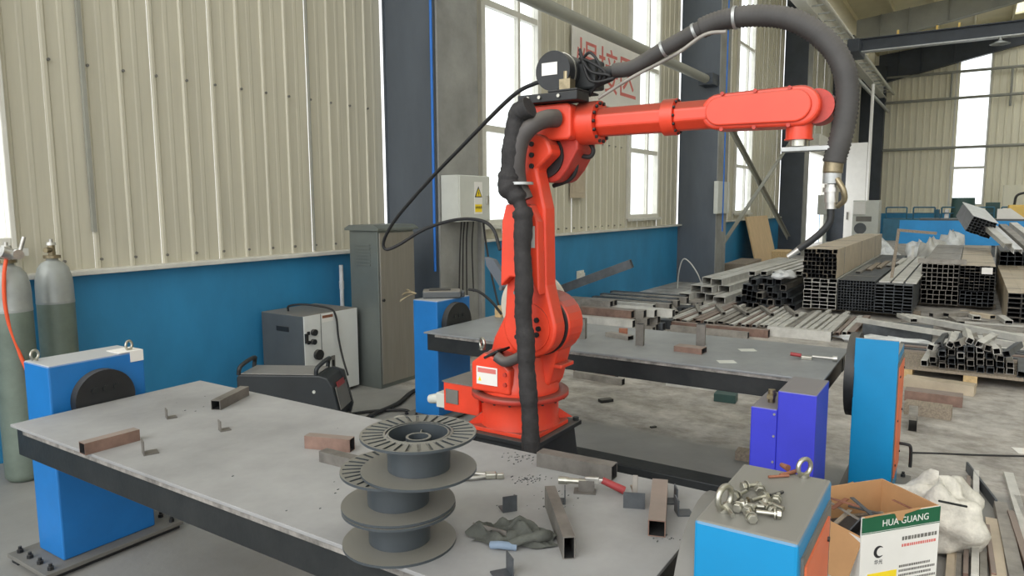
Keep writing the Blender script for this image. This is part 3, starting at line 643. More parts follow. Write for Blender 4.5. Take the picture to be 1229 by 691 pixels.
# ================================================================== THINGS ON THE NEAR BENCH
def sp_mesh():
    R, h, t = .155, .104, .007
    rib = MB()
    top = MB().lathe([(.088, h-t), (R, h-t), (R, h-t), (R, h), (R, h), (R-.006, h), (R-.006, h), (R-.006, h-.006), (.094, h-.006), (.094, h), (.088, h), (.088, h), (.088, h-t)], n=56)
    bot = MB().lathe([(.02, 0), (R, 0), (R, 0), (R, t), (R, t), (.084, t), (.084, t), (.02, t), (.02, 0)], n=56)
    core = MB().lathe([(.084, t), (.084, h-t), (.084, h-t), (.0835, h-.001), (.079, h-.001), (.079, h-.001), (.079, t)], n=48)
    hub = MB().lathe([(.034, t), (.034, h-.012), (.034, h-.012), (.027, h-.012), (.027, h-.012), (.027, t)], n=32)
    m1 = MB().prism([(.0945, -.005), (R-.0062, -.0115), (R-.0062, .0115), (.0945, .005)], h-.004, h+.0002, 'z').mesh('rib')
    return [('bottom_flange', bot.mesh('bottom_flange')), ('core', core.mesh('core')), ('hub', hub.mesh('hub')), ('top_flange', top.mesh('top_flange'))], m1
SP, SPR = sp_mesh()
def wire_spool(label, loc, yaw, z):
    s = em('wire_spool', label, 'spool', (loc.x, loc.y, z), yaw, 'empty grey wire spools stacked on the bench')
    for nme, me in SP: o = ob(nme, me, 'spool', s)
    for k in range(30): ob('rib', SPR, 'spool', o, (0, 0, 0), (0, 0, 2*PI*k/30))
    for k in range(3): ob('spoke', MB().box(.033, .08, -.002, .002, .02, .085).mesh('spoke'), 'spool', s, (0, 0, 0), (0, 0, 2*PI*k/3+.4))
    return s
c0 = P(480, 648, z=T); c1 = c0+Vector((.002, .003, 0)); c2 = P(503, 561, z=T+.217)
wire_spool('empty grey wire spool at the bottom of the stack', c0, .1, T)
wire_spool('empty grey wire spool in the middle of the stack', c1, .5, T+.1055)
wire_spool('empty grey wire spool on top of the stack with open hub', c2, .2, T+.212)
print('SPOOL', c0, c1, c2)
TUBES = {}
def tubeobj(name, label, p, q, w, h, m, cat='steel tube', group=None, z=None, t=.003):
    """open square tube whose axis runs from p to q on a surface"""
    d = Vector((q.x-p.x, q.y-p.y, 0)); L = round(d.length, 3); key = (L, w, h, m)
    if key not in TUBES: TUBES[key] = MB().rtube(L, w, h, t).mesh(name)
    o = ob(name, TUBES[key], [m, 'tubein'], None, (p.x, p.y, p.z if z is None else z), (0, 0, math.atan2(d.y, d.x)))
    tag(o, label, cat, group); return o
tubeobj('tube_offcut', 'brown steel tube offcut at the bench end near the gas cylinders', P(99, 545, z=T), P(165, 527, z=T), .045, .045, 'tubebrown')
tubeobj('tube_offcut', 'grey steel tube offcut on the bench corner beside the black welder', P(259, 492, z=T), P(294, 474, z=T), .045, .045, 'offcut')
tubeobj('tube_offcut', 'rusty brown tube offcut just behind the wire spools', P(369, 536, z=T), P(423, 541, z=T), .04, .05, 'tubebrown')
tubeobj('tube_offcut', 'pale grey tube offcut half hidden by the wire spools', P(388, 552, z=T), P(443, 566, z=T), .04, .04, 'offcut')
tubeobj('tube_offcut', 'grey tube offcut lying along the bench edge beside the red handled clamp', P(648, 557, z=T), P(737, 575, z=T), .05, .052, 'offcut')
tubeobj('tube_offcut', 'grey rectangular tube with dark open end beside the crumpled cloth', P(683, 671, z=T), P(660, 606, z=T), .032, .062, 'offcut')
tubeobj('tube_offcut', 'brown grey square tube with open end beside the two angle clips', P(788, 644, z=T), P(792, 592, z=T), .048, .048, 'tubebrown')
def clip(label, u, v, yaw, s=.045, z=T, m='offcut', h=None):
    p = P(u, v, z=z); h = h or s*1.1
    return tag(ob('angle_clip', MB().box(-s/2, s/2, -.002, .002, 0, h).box(-s/2, s/2, -s, -.002, 0, .004), m, None, p, (0, 0, yaw)), label, 'angle bracket')
A90 = -PI/2
clip('small steel angle clip beside the brown tube offcut at the bench end', 172, 545, 1.2, .05)
clip('small steel angle clip standing alone nearest the bench end edge', 200, 502, 1.2, .04)
clip('small steel angle clip standing alone near the middle of the bench', 264, 517, 1.2, .04)
clip('dark steel angle clip between spools and crumpled cloth', 612, 614, PI/2+.9, .045, m='tubedark')
clip('blue grey angle clip behind the rectangular tube', 678, 602, PI+.5, .042, m='tubedark')
clip('dark angle clip with bright edge at the bench front', 612, 688, -2.2, .045, m='tubedark')
clip('dark angle clip right beside the square tube, farther of a pair', 811, 602, -2.6, .045, m='tubedark')
clip('blue grey angle clip right beside the square tube, nearer of a pair', 812, 616, .6, .045, m='tubedark')
p = P(568, 641, z=T); q = P(608, 652, z=T); L = (q-p).length
tag(ob('angle_bar', MB().box(0, L, -.002, .002, 0, .035).box(0, L, .002, .03, 0, .004), 'offcut', None, p, (0, 0, math.atan2(q.y-p.y, q.x-p.x))), 'short grey angle bar lying before the crumpled cloth', 'angle bar')
# crumpled glove / rag
def rag():
    n = 26; vs = []; rnd = random.Random(3)
    for i in range(n):
        for j in range(n):
            u_ = i/(n-1)*2-1; v_ = j/(n-1)*2-1
            x = u_*.125*(1-.18*v_*v_); y = v_*.06*(1-.2*u_*u_)
            e = max(0, 1-(u_*u_*.92+v_*v_*.9))
            z = .004+.05*e**.55*(.55+.26*math.sin(6.1*u_+2.2*v_+.6)+.22*math.sin(9*v_-4*u_)+.16*math.sin(15*u_+7*v_)+.1*math.sin(24*v_+9*u_))
            vs.append((x+.012*math.sin(7*v_), y+.01*math.sin(6*u_), max(.003, z)))
    fs = [(i*n+j, (i+1)*n+j, (i+1)*n+j+1, i*n+j+1) for i in range(n-1) for j in range(n-1)]
    return MB().add(vs, fs, True)
p = P(616, 645, z=T)
rg = em('work_glove', 'crumpled olive grey work glove lying beside the rectangular tube', 'glove', p, -1.15)
ob('glove_body', rag(), 'cloth', rg)
ob('cuff_fold', MB().sweep(spline([(.0, -.068, .012), (.04, -.058, .028), (.085, -.03, .026), (.10, .0, .012)], 6), [.012]*10+[.016]*9, 10), 'cloth', rg)
ob('blue_lining', MB().sweep(spline([(-.05, -.066, .008), (-.02, -.074, .014), (.02, -.07, .010)], 6), .011, 8), 'clothblue', rg)
# pliers by the spools
p = P(580, 574, z=T)
pl = em('locking_pliers', 'shiny locking pliers lying beside the wire spools', 'pliers', p, -.9); pl.scale = (1.25, 1.25, 1.25)
ob('handle', MB().sweep(spline([(-.075, .012, .008), (-.03, .016, .008), (.01, .006, .008)], 5), .007, 8), 'silver', pl)
ob('handle', MB().sweep(spline([(-.07, -.012, .008), (-.03, -.014, .008), (.01, -.004, .008)], 5), .006, 8), 'silver', pl)
ob('jaw', MB().box(.005, .035, -.012, .012, .001, .016).box(.035, .055, -.014, -.002, .001, .016), 'zinc', pl, bev=.003)
ob('adjusting_screw', MB().cyl((-.075, .0, .012), (-.09, .0, .012), .008, n=10), 'black', pl)
# red-handled toggle clamp
p = P(702, 590, z=T)
tc_ = em('toggle_clamp', 'push pull toggle clamp with dark red grip on the bench', 'clamp', p, -1.15)
ob('base', MB().box(-.035, .035, -.022, .022, 0, .004), 'offcut', tc_)
ob('bracket', MB().box(-.02, .03, -.012, -.008, .004, .04).box(-.02, .03, .008, .012, .004, .04), 'offcut', tc_)
ob('plunger', MB().cyl((-.075, 0, .034), (.005, 0, .034), .009, n=12).cyl((-.085, 0, .034), (-.055, 0, .034), .013, n=6), 'zinc', tc_)
ob('linkage', MB().box(.0, .045, -.006, .006, .03, .05).box(.035, .06, -.005, .005, .035, .046), 'silver', tc_, bev=.002)
ob('grip', MB().cyl((.055, 0, .042), (.125, 0, .012), .011, .013, 14), 'redgrip', tc_, bev=.004)
# small standing clamp fixture
p = P(762, 603, z=T)
cf = em('hold_down_clamp', 'small grey hold-down clamp with upright lever beside the square tube', 'clamp', p, .4)
ob('base', MB().box(-.04, .03, -.03, .03, 0, .005), 'tubedark', cf)
ob('plate', MB().box(-.045, -.041, -.03, .035, .0, .05), 'tubedark', cf)
ob('upright_lever', MB().box(-.006, .006, -.008, .008, .005, .085).box(.006, .02, -.004, .004, .02, .05), 'tube', cf, (0, 0, 0), (0, .1, 0), bev=.002)
ob('spindle', MB().cyl((.0, 0, .03), (.06, .01, .028), .006, n=8), 'zinc', cf)
# swarf and crumbs too fine to count
dm = MB(); rnd = random.Random(5)
for (u, v, s, k) in ((625, 548, 26, 60), (637, 575, 20, 50), (230, 483, 40, 8), (420, 600, 300, 14), (650, 600, 60, 18), (805, 645, 20, 14)):
    for i in range(k):
        p = P(u+rnd.gauss(0, s*.5), v+rnd.gauss(0, s*.14), z=T)
        if 1.29 < p.x < 2.14 and .62 < p.y < 3.36:
            a = rnd.uniform(.0012, .0035); dm.cbox((p.x, p.y, T+a*.3), (a*2, a, a*.6), None)
so = ob('metal_swarf', dm, 'tubedark', kind='stuff'); tag(so, 'fine dark metal swarf scattered on the near bench', 'swarf')
# ================================================================== THINGS ON THE FAR BENCH
def stub(label, u, v, h, w=.05, m='offcut'):
    p = P(u, v, z=T)
    mb = MB(); mb.rtube(h, w, w, .004, Matrix.Rotation(-PI/2, 4, 'Y') @ Matrix.Translation((0, 0, -w/2)))
    return tag(ob('tube_stub', mb, [m, 'tubein'], None, p, (0, 0, .2)), label, 'tube stub', 'upright tube stubs on the far bench')
stub('short upright tube stub on the far bench, next to the robot shoulder', 699, 406, .14)
stub('short upright tube stub standing mid way along the far bench', 768, 414, .14)
stub('short upright tube stub behind a flat tube block on the far bench', 841, 414, .14, .055)
tubeobj('tube_offcut', 'flat brown tube block lying at the foot of the upright stub on the far bench', P(812, 420, z=T), P(845, 424, z=T), .09, .035, 'tubebrown')
tubeobj('tube_offcut', 'pale tube offcut lying on the far bench beside a small clamp', P(730, 403, z=T), P(757, 408, z=T), .06, .03, 'tube')
cl = em('hold_down_clamp', 'small worn clamp sitting on the far bench by the pale offcut', 'clamp', P(748, 404, z=T), .3)
ob('base', MB().box(-.04, .04, -.05, .05, 0, .012), 'tube', cl); ob('lever', MB().box(-.012, .012, -.03, .03, .012, .06), 'rust', cl, bev=.003)
for lab, u, v in (('white card lying on the far bench between tube block and clamp', 897, 420), ('white card lying near the front edge of the far bench', 872, 434)):
    tag(ob('paper_card', MB().box(-.05, .05, -.035, .035, 0, .0015), 'boxgrey', None, P(u, v, z=T), (0, 0, -1.0)), lab, 'card')
tk = em('toggle_clamp', 'toggle clamp with faded red grip on the far bench end', 'clamp', P(968, 431, z=T), -1.45)
ob('base', MB().box(-.03, .03, -.02, .02, 0, .02), 'zinc', tk, bev=.003); ob('plunger', MB().cyl((.03, 0, .02), (.14, 0, .018), .008, n=10).cyl((.14, 0, .018), (.165, 0, .018), .016, n=10), 'silver', tk)
ob('grip', MB().cyl((-.03, 0, .02), (-.09, 0, .025), .011, n=10), 'redgrip', tk)
tag(ob('wood_block', MB().box(-.035, .035, -.03, .03, 0, .09), 'wood', None, P(600, 380, z=T), (0, 0, .1), bev=.003), 'small pale wood block on the far bench behind the robot', 'wood block')
# ---- teach pendant on the far blue pedestal
tp = em('teach_pendant', 'dark grey teach pendant lying on the blue pedestal behind the robot', 'teach pendant', (4.34, 3.49, .95), -.9)
ob('case', MB().box(-.15, .15, -.085, .085, .0, .06), 'darkgrey', tp, bev=.014, seg=3)
ob('screen_bezel', MB().box(-.1, .07, -.055, .055, .0605, .068), 'black', tp, bev=.004)
ob('end_cap', MB().box(.151, .18, -.05, .05, .004, .05), 'tubedark', tp, bev=.008)
tw = em('wire_tuft', 'bare frayed wire ends hanging off the blue pedestal corner', 'wire', P(500, 352, x=4.12))
for i in range(7):
    a = rnd.uniform(0, 6.28); ob('wire_end', MB().sweep(spline([(0, 0, 0), (-.03+.02*math.cos(a), .03+.03*math.sin(a), .02*math.sin(a*2)), (-.05+.04*math.cos(a), .08+.03*math.sin(a), -.02+.05*math.cos(a))], 4), .004, 5), 'brass', tw)
cable('pendant_cable', 'black pendant cable running from the pedestal toward the wood block', [P(u, v, x=xx) for u, v, xx in ((562, 347, 4.45), (575, 350, 4.5), (590, 362, 4.55), (602, 377, 4.6))], .011, 'rubber')
# ================================================================== HARDWARE ON THE NEAR PEDESTAL
ZB = .9505
def bolt(label, u, v, yaw, L=.045, r=.011, group='zinc bolts scattered on the blue pedestal', tilt=0):
    b = em('hex_bolt', label, 'bolt', P(u, v, z=ZB), yaw, group)
    ob('head', MB().prism(HEX(r*1.05), 0, r*.9, 'x', Matrix.Translation((0, 0, r))), 'zinc', b, bev=.001)
    ob('shank', MB().cyl((-L, 0, r), (0, 0, r), r*.5, n=10), 'zinc', b)
    ob('washer', MB().cyl((-.006, 0, r), (-.003, 0, r), r*1.25, n=20), 'zinc', b)
    return b
BL = 'zinc hex bolt with washer in the cluster on the sky blue pedestal'
rnd = random.Random(11)
for u, v in ((883, 600), (912, 593), (917, 601), (898, 618), (885, 614), (902, 627), (921, 608), (931, 606), (926, 617), (932, 622), (872, 614), (893, 611)):
    bolt(BL, u, v, rnd.uniform(0, 6.28))
bolt('single zinc hex bolt lying apart behind the bolt cluster', 894, 588, 2.4)
for lab, u, v, yaw, R in (('large zinc eye bolt standing on the back edge of the sky blue pedestal', 965, 572, -.6, .022), ('large zinc eye bolt leaning beside the bolt cluster on the sky blue pedestal', 869, 613, -.3, .027)):
    o = eyebolt(None, 0, 0, 0, R, yaw, 'lifting_eye_bolt'); o.location = P(u, v, z=ZB); tag(o, lab, 'eye bolt')
tag(ob('copper_tip', MB().cyl((-.03, 0, .006), (.03, 0, .006), .006, .004, 8), 'rust', None, P(946, 570, z=ZB), (0, 0, 2.6)), 'copper contact tip lying near the standing eye bolt', 'contact tip')
tag(ob('copper_tip', MB().cyl((-.03, 0, .004), (.028, 0, .004), .004, .004, 8), 'rust', None, P(934, 573, z=ZB), (0, 0, 2.3)), 'thin dark copper strip near the standing eye bolt', 'contact tip')
tag(ob('copper_tip', MB().cyl((-.016, 0, .009), (.012, 0, .009), .009, .006, 10), 'rust', None, P(941, 563, z=ZB), (0, 0, .9)), 'short copper nozzle piece near the standing eye bolt', 'contact tip')
tag(ob('steel_pin', MB().cyl((-.022, 0, .004), (.022, 0, .004), .004, n=8), 'black', None, P(932, 594, z=ZB), (0, 0, -.5)), 'short dark steel pin beside the bolt cluster', 'pin')
tag(ob('steel_pin', MB().cyl((-.008, 0, .004), (.008, 0, .004), .004, n=8), 'brass', None, P(898, 601, z=ZB), (0, 0, .5)), 'tiny brass pin among the bolt cluster', 'pin')
# ================================================================== EQUIPMENT ALONG THE WALL
def gas(label, x, y, hose):
    g = em('gas_cylinder', label, 'gas cylinder', (x, y, 0))
    ob('body', MB().lathe([(0, .0), (.09, .0), (.109, .025), (.1095, .05), (.1095, 1.05), (.1095, 1.05)], n=40), 'cylgreen', g)
    ob('shoulder', MB().lathe([(.111, 1.05), (.111, 1.065), (.111, 1.065), (.1095, 1.07), (.1095, 1.16), (.105, 1.22), (.09, 1.28), (.065, 1.315), (.035, 1.33), (.033, 1.345), (.033, 1.345), (.0, 1.345)], n=40), 'cylgrey', g)
    v = ob('valve', MB().cyl((0, 0, 1.345), (0, 0, 1.365), .05, .05, 16).cyl((0, 0, 1.365), (0, 0, 1.43), .022, .02, 12).cyl((-.005, -.005, 1.40), (-.05, -.03, 1.40), .017, n=10), 'brass', g, bev=.002)
    ob('hand_wheel', MB().cyl((0, 0, 1.43), (0, 0, 1.45), .03, .026, 12).cyl((0, 0, 1.45), (0, 0, 1.47), .012, n=8), 'silver', v)
    return g
g1 = gas('grey green gas cylinder with regulator and orange hose', P(21, 450, y=4.86).x, 4.86, True)
ob('regulator', MB().cyl((.0, -.06, 1.40), (.0, -.16, 1.40), .03, n=16).cyl((.03, -.10, 1.41), (.06, -.10, 1.50), .012, n=8).cyl((-.02, -.11, 1.40), (-.07, -.11, 1.42), .035, n=16), 'silver', g1)
gas('grey green gas cylinder without regulator against the blue wall', P(70, 400, y=5.04).x, 5.04, False)
cable('gas_hose', 'orange gas hose hanging from the cylinder regulator', [P(u, v, y=yy) for u, v, yy in ((8, 308, 4.76), (5, 330, 4.76), (6, 365, 4.77), (14, 400, 4.77), (26, 430, 4.75), (38, 458, 4.7), (46, 480, 4.66))], .011, 'orangehose', 'hose')
# ---- wire feeder cabinet (grey side, white front)
wc_ = em('cooler_cabinet', 'white fronted dark grey cooler cabinet with knobs by the blue wall', 'cabinet', (4.26, 4.95, 0))
ob('body', MB().box(-.31, .31, -.27, .27, .03, .75), 'darkgrey', wc_, bev=.006)
fp = ob('front_panel', MB().box(-.305, .31, -.279, -.2705, .03, .748), 'offwhite', wc_)
ob('panel_seam', MB().box(-.125, -.12, -.282, -.279, .04, .745), 'darkgrey', fp)
for x, z, r in ((-.21, .60, .028), (-.22, .52, .024), (-.17, .40, .045)):
    ob('knob', MB().cyl((x, -.31, z), (x, -.279, z), r, n=20), 'black', fp)
for x, z in ((-.265, .6), (-.265, .52)): ob('switch', MB().box(x-.012, x+.012, -.29, -.279, z-.014, z+.014), 'black', fp)
ob('power_inlet', MB().box(-.305, -.275, -.295, -.279, .52, .60), 'black', fp)
lb = ob('warning_label', MB().box(-.11, .02, -.2815, -.279, .67, .735), 'white', fp); ob('label_band', MB().box(-.105, .015, -.2825, -.2815, .705, .73), 'rust', lb)
lv = ob('level_gauge', MB().box(-.02, .025, -.284, -.279, .18, .36), 'greyedge', fp, bev=.008); ob('gauge_slot', MB().box(-.01, .012, -.286, -.284, .19, .32), 'black', lv)
hd = ob('side_handle', MB().box(-.316, -.3105, -.09, .07, .60, .645), 'black', wc_, bev=.004)
cable('cooler_cable', 'thin black cable draped over the white fronted cooler cabinet', [Vector(p_) for p_ in ((4.08, 5.02, .755), (4.08, 5.0, .80), (4.14, 4.86, .815), (4.27, 4.70, .775), (4.30, 4.655, .70), (4.31, 4.645, .52), (4.31, 4.60, .34), (4.27, 4.5, .2))], .009, 'rubber')
# ---- welding power source on the floor
we = em('welding_machine', 'black welding machine with carry handles on the floor behind the bench', 'welding machine', (3.44, 4.19, .0), math.atan2(3.74-4.43, 3.42-3.04))
prof = [(-.38, .02), (.30, .02), (.36, .08), (.38, .18), (.34, .36), (.30, .43), (.24, .45), (-.36, .45), (-.38, .43)]
ob('case', MB().prism(prof, -.15, .15, 'y'), 'welder', we, bev=.01)
ob('lid', MB().box(-.35, .22, -.14, .14, .4505, .458), 'welderlid', we, bev=.003)
for x in (-.36, .22):
    ob('carry_handle', MB().sweep(spline([(x-.01, -.13, .445), (x, -.125, .50), (x+.03, -.06, .535), (x+.03, .06, .535), (x, .125, .50), (x-.01, .13, .445)], 6), .016, 10), 'welder', we)
ob('front_panel', MB().prism([(.345, .355), (.383, .19), (.389, .19), (.351, .36)], -.12, .12, 'y'), 'greyedge', we)
ob('name_strip', MB().prism([(.343, .385), (.352, .345), (.357, .345), (.348, .388)], -.08, .08, 'y'), 'redgrip', we)
ob('bumper', MB().prism([(.25, .455), (.335, .43), (.40, .17), (.36, .03), (.33, .03), (.36, .17), (.30, .41), (.25, .435)], .121, .15, 'y'), 'welder', we)
for x in (.2,): ob('case_screw', MB().cyl((x, -.156, .33), (x, -.15, .33), .012, n=10), 'boxgrey', we)
for y in (-.05, .05): ob('socket', MB().cyl((.375, y, .10), (.405, y, .095), .028, n=14), 'black', we)
for i in range(2):
    cable('welding_lead', ('thick black welding lead curling on the floor behind the robot', 'thin black lead curling on the floor beside the welding machine')[i], [Vector((*p_, .025-.008*i)) for p_ in
       (((3.75, 3.82), (3.95, 3.9), (4.3, 3.95), (4.7, 4.1), (4.9, 3.95), (4.6, 3.8)), ((3.72, 3.7), (3.95, 3.62), (4.2, 3.75), (4.05, 3.98), (3.85, 4.1)))[i]], .018-.006*i, 'rubber')
tag(ob('plastic_bag', MB().lathe([(0, .0), (.10, .0), (.13, .03), (.10, .07), (.04, .10), (0, .09)], n=11), 'sack', None, (3.78, 3.45, 0), (.0, 0, .4)), 'crumpled white plastic bag on the floor by the welding machine', 'bag')
bg_ = bpy.data.objects['plastic_bag']
for v_ in bg_.data.vertices: v_.co.x *= 1+.25*math.sin(v_.co.y*60); v_.co.z *= 1+.3*math.sin(v_.co.x*50)
# ---- tall stainless cabinet
sc_ = em('steel_cabinet', 'tall dull stainless steel cabinet with louvred side before the column', 'cabinet', (4.87, 4.62, 0))
ob('body', MB().box(-.24, .245, -.17, .18, .0, 1.45), 'stainlessdk', sc_, bev=.004)
dr = ob('door', MB().box(-.225, .235, -.186, -.1705, .04, 1.43), 'stainless', sc_, bev=.003)
ob('latch', MB().cyl((-.20, -.2, .82), (-.20, -.186, .82), .014, n=10), 'black', dr)
ob('roof', MB().box(-.27, .275, -.21, .21, 1.45, 1.47).prism([(-.21, 1.47), (.21, 1.47), (.15, 1.50), (-.15, 1.50)], -.27, .275, 'x'), 'stainlessdk', sc_)
for k in range(7): ob('louvre', MB().box(-.248, -.2405, -.08, .10, 1.13+.03*k, 1.145+.03*k), 'stainlessdk', sc_)
tag(ob('white_pipe', MB().cyl((0, 0, 0), (0, 0, 1.09), .02, n=14).cyl((0, 0, .85), (0, 0, .93), .024, n=14), 'pipewhite', None, (4.91, 5.22, 0)), 'short white plastic pipe standing against the blue wall', 'pipe')
# ---- electrical box on the column
eb = em('electrical_box', 'pale grey electrical box with yellow lightning warning label on the column', 'electrical box', (5.93, 4.43, 1.74))
ob('body', MB().box(-.27, .27, -.11, .11, -.235, .235), 'boxgrey', eb, bev=.006)
dr = ob('door', MB().box(-.262, .262, -.124, -.1105, -.228, .228), 'boxgrey', eb, bev=.004)
ob('latch', MB().box(.19, .235, -.14, -.124, -.06, .03), 'silver', dr, bev=.003)
lb = ob('warning_label', MB().box(-.02, .12, -.127, -.124, -.16, .17), 'white', dr)
def tri(cx, cz, s): return [(cx-s, cz-s*.72), (cx+s, cz-s*.72), (cx, cz+s)]
ob('warning_triangle', MB().prism(tri(.05, .06, .065), -.129, -.127, 'y'), 'ink', lb); ob('warning_triangle', MB().prism(tri(.05, .055, .045), -.131, -.129, 'y'), 'yellow', lb)
ob('lightning_mark', MB().prism([(.055, .09), (.038, .05), (.05, .052), (.045, .025), (.062, .06), (.05, .058)], -.133, -.131, 'y'), 'ink', lb)
wl2 = ob('word_plate', MB().box(-.01, .11, -.129, -.127, -.14, -.06), 'yellow', lb); ob('lettering', text_mesh('有电危险', .03, .0005), 'ink', wl2, (.05, -.1305, -.095), FACE_Y)
for i, (x, l) in enumerate(((-.05, 1.2), (.0, 1.25), (.06, 1.3), (.16, 1.0))):
    ob('cable_tail', MB().sweep(spline([(x, .02, -.235), (x+.01, .05, -.5), (x-.02+.02*i, .06, -l)], 6), .008, 6), 'rubber', eb)
ob('wall_trunking', MB().box(6.3, 6.36, 4.50, 4.543, .1, 1.5), 'columnlt', bpy.data.objects['column'])
tag(ob('wall_socket', MB().box(-.12, .12, -.02, .0, -.09, .09).box(-.03, .1, -.05, -.02, -.05, .05), 'frame', None, (10.1, 5.268, .52), bev=.006), 'white socket outlet on the blue wall behind the robot', 'socket')
tag(ob('wall_panel_box', MB().box(-.2, .2, -.06, .0, -.28, .28).box(-.15, .15, -.065, -.06, -.2, .1), 'tubetan', None, (9.95, 5.265, 2.05), bev=.006), 'small beige metal plate on the wall beneath the robot elbow', 'wall plate')
wb_ = em('wall_box', 'small white box with open door on the second column', 'electrical box', P(867, 237, y=4.35), 0)
ob('body', MB().box(-.3, .35, -.0, .09, -.33, .33), 'boxgrey', wb_, bev=.01)
ob('door', MB().box(0, .75, -.012, .012, -.33, .33), 'boxgrey', wb_, (.35, -.015, 0), (0, 0, .25), bev=.006)
cable('hanging_cable', 'thin black cable hanging behind the robot beside the electrical box', [P(u, v, x=6.2) for u, v in ((580, 265), (583, 290), (590, 330), (598, 365), (603, 380))], .011, 'rubber')
# ================================================================== CARDBOARD BOX AND FLOOR CLUTTER, LOWER RIGHT
BZ = .42
b0 = P(1035, 622, z=BZ); b1 = P(1129, 607, z=BZ); ang = math.atan2(b1.y-b0.y, b1.x-b0.x)
bxw, bxd = (b1-b0).length, .31
print('CARTON', b0, b1, bxw, math.degrees(ang))
cb_ = em('cardboard_box', 'open white and green printed cardboard box of scrap behind the blue pedestal', 'box', (b0.x, b0.y, 0), ang)
w_, d_, t_ = bxw, bxd, .006
fr = ob('front_wall', MB().box(0, w_, 0, t_, 0, BZ), ['white'], cb_)
ob('green_band', MB().box(.0, w_, -.001, 0, BZ-.065, BZ), 'green', fr)
ob('green_band', MB().box(.0, w_, -.001, 0, BZ-.071, BZ-.068), 'green', fr)
ob('brand_lettering', text_mesh('HUA GUANG', .040, .0004), 'white', fr, (w_*.55, -.0016, BZ-.036), FACE_Y)
lg = MB(); 
lg.prism([(w_*.23+x, BZ-.155+y) for x, y in arc(0, 0, .026, 40, 320, 16)]+[(w_*.23+x, BZ-.155+y) for x, y in arc(.008, 0, .019, 300, 60, 14)], -.0012, -.0002, 'y')
ob('logo', lg, 'ink', fr); ob('logo_lettering', text_mesh('华光', .022, .0003), 'ink', fr, (w_*.23, -.0008, BZ-.20), FACE_Y)
for k, (z, x0, x1, m_, h_) in enumerate(((BZ-.115, .52, .97, 'greyedge', .016), (BZ-.145, .52, .97, 'redink', .012), (BZ-.235, .50, .90, 'greyedge', .010), (BZ-.255, .50, .97, 'greyedge', .010), (BZ-.275, .50, .92, 'greyedge', .010), (BZ-.295, .50, .97, 'greyedge', .010))):
    pm = MB(); x = x0*w_
    while x < x1*w_: s_ = h_*random.uniform(.5, 1.0); pm.box(x, x+s_, -.0008, 0, z-h_/2, z+h_/2); x += s_+h_*.28
    ob('printed_line', pm, m_, fr, kind='stuff')
ys_ = ob('yellow_label', MB().box(.10*w_, .47*w_, -.0012, 0, BZ-.36, BZ-.245), 'yellow', fr)
ob('printed_line', MB().box(.13*w_, .33*w_, -.0018, -.0012, BZ-.275, BZ-.268).box(.13*w_, .3*w_, -.0018, -.0012, BZ-.295, BZ-.289), 'greyedge', ys_, kind='stuff')
ls = ob('left_wall', MB().box(0, t_, t_, d_-t_, 0, BZ-.09), 'white', cb_)
pm = MB()
for k in range(9): pm.box(-.001, 0, .05, d_-.06-.05*(k % 3), BZ-.19-.016*k, BZ-.182-.016*k)
ob('printed_line', pm, 'greyedge', ls, kind='stuff')
ob('right_wall', MB().box(w_-t_, w_, t_, d_-t_, 0, BZ), 'card', cb_); ob('back_wall', MB().box(0, w_, d_-t_, d_, 0, BZ), 'card', cb_)
ob('inner_lining', MB().box(t_, w_-t_, t_, t_+.003, .02, BZ+.002), 'card', cb_)
ob('bottom', MB().box(t_, w_-t_, t_, d_-t_, .0, .01), 'card', cb_)
ob('flap', MB().box(-.004, .004, -.13, .13, -.20, 0), 'card', cb_, (.0, d_*.5-.02, BZ-.085), (0, math.radians(24), .1))
ob('torn_edge', MB().prism([(.0, 0), (.12, .004), (.15, .0), (.165, -.03), (.19, -.035), (.2, -.008), (.28, .004), (.28, .010), (.0, .008)], -.004, -.0015, 'y'), 'card', cb_, (.01, 0, BZ))
# scrap inside the carton
sb = em('scrap_plate', 'dark rusty steel plate leaning inside the cardboard box', 'scrap plate', cb_.matrix_basis @ Vector((.12, .16, .27)), ang+.4)
ob('plate', MB().box(-.07, .07, -.003, .003, -.06, .09), 'tubedark', sb, (0, 0, 0), (.5, .35, 0))
for i in range(9):
    lp = cb_.matrix_basis @ Vector((random.uniform(.05, w_-.05), random.uniform(.06, d_-.06), .30+.012*i))
    tag(ob('scrap_strip', MB().box(-.07, .07, -.01, .01, -.002, .002), (sm_ := random.choice(['tubedark', 'rust', 'tube', 'oldwood'])), None, lp, (random.uniform(-.2, .2), random.uniform(-.25, .25), random.uniform(0, 6))), dict(tubedark='dark', rust='rusty', tube='grey', oldwood='weathered')[sm_]+' small scrap strip heaped inside the cardboard box', 'scrap', 'scrap strips in the cardboard box')
ob('scrap_heap', MB().box(t_+.004, w_-t_-.004, t_+.004, d_-t_-.004, .012, .27), 'tubedark', cb_)
tag(ob('welding_rod', MB().cyl((0, 0, 0), (.17, .05, .07), .006, n=8), 'rust', None, P(995, 617, z=.40)), 'thin rusty rod sticking out of the cardboard box', 'rod')
tag(ob('welding_rod', MB().cyl((0, 0, 0), (.09, -.10, -.035), .005, n=8), 'blackbeam', None, P(1127, 601, z=.425)), 'thin dark rod poking from the right of the cardboard box', 'rod')
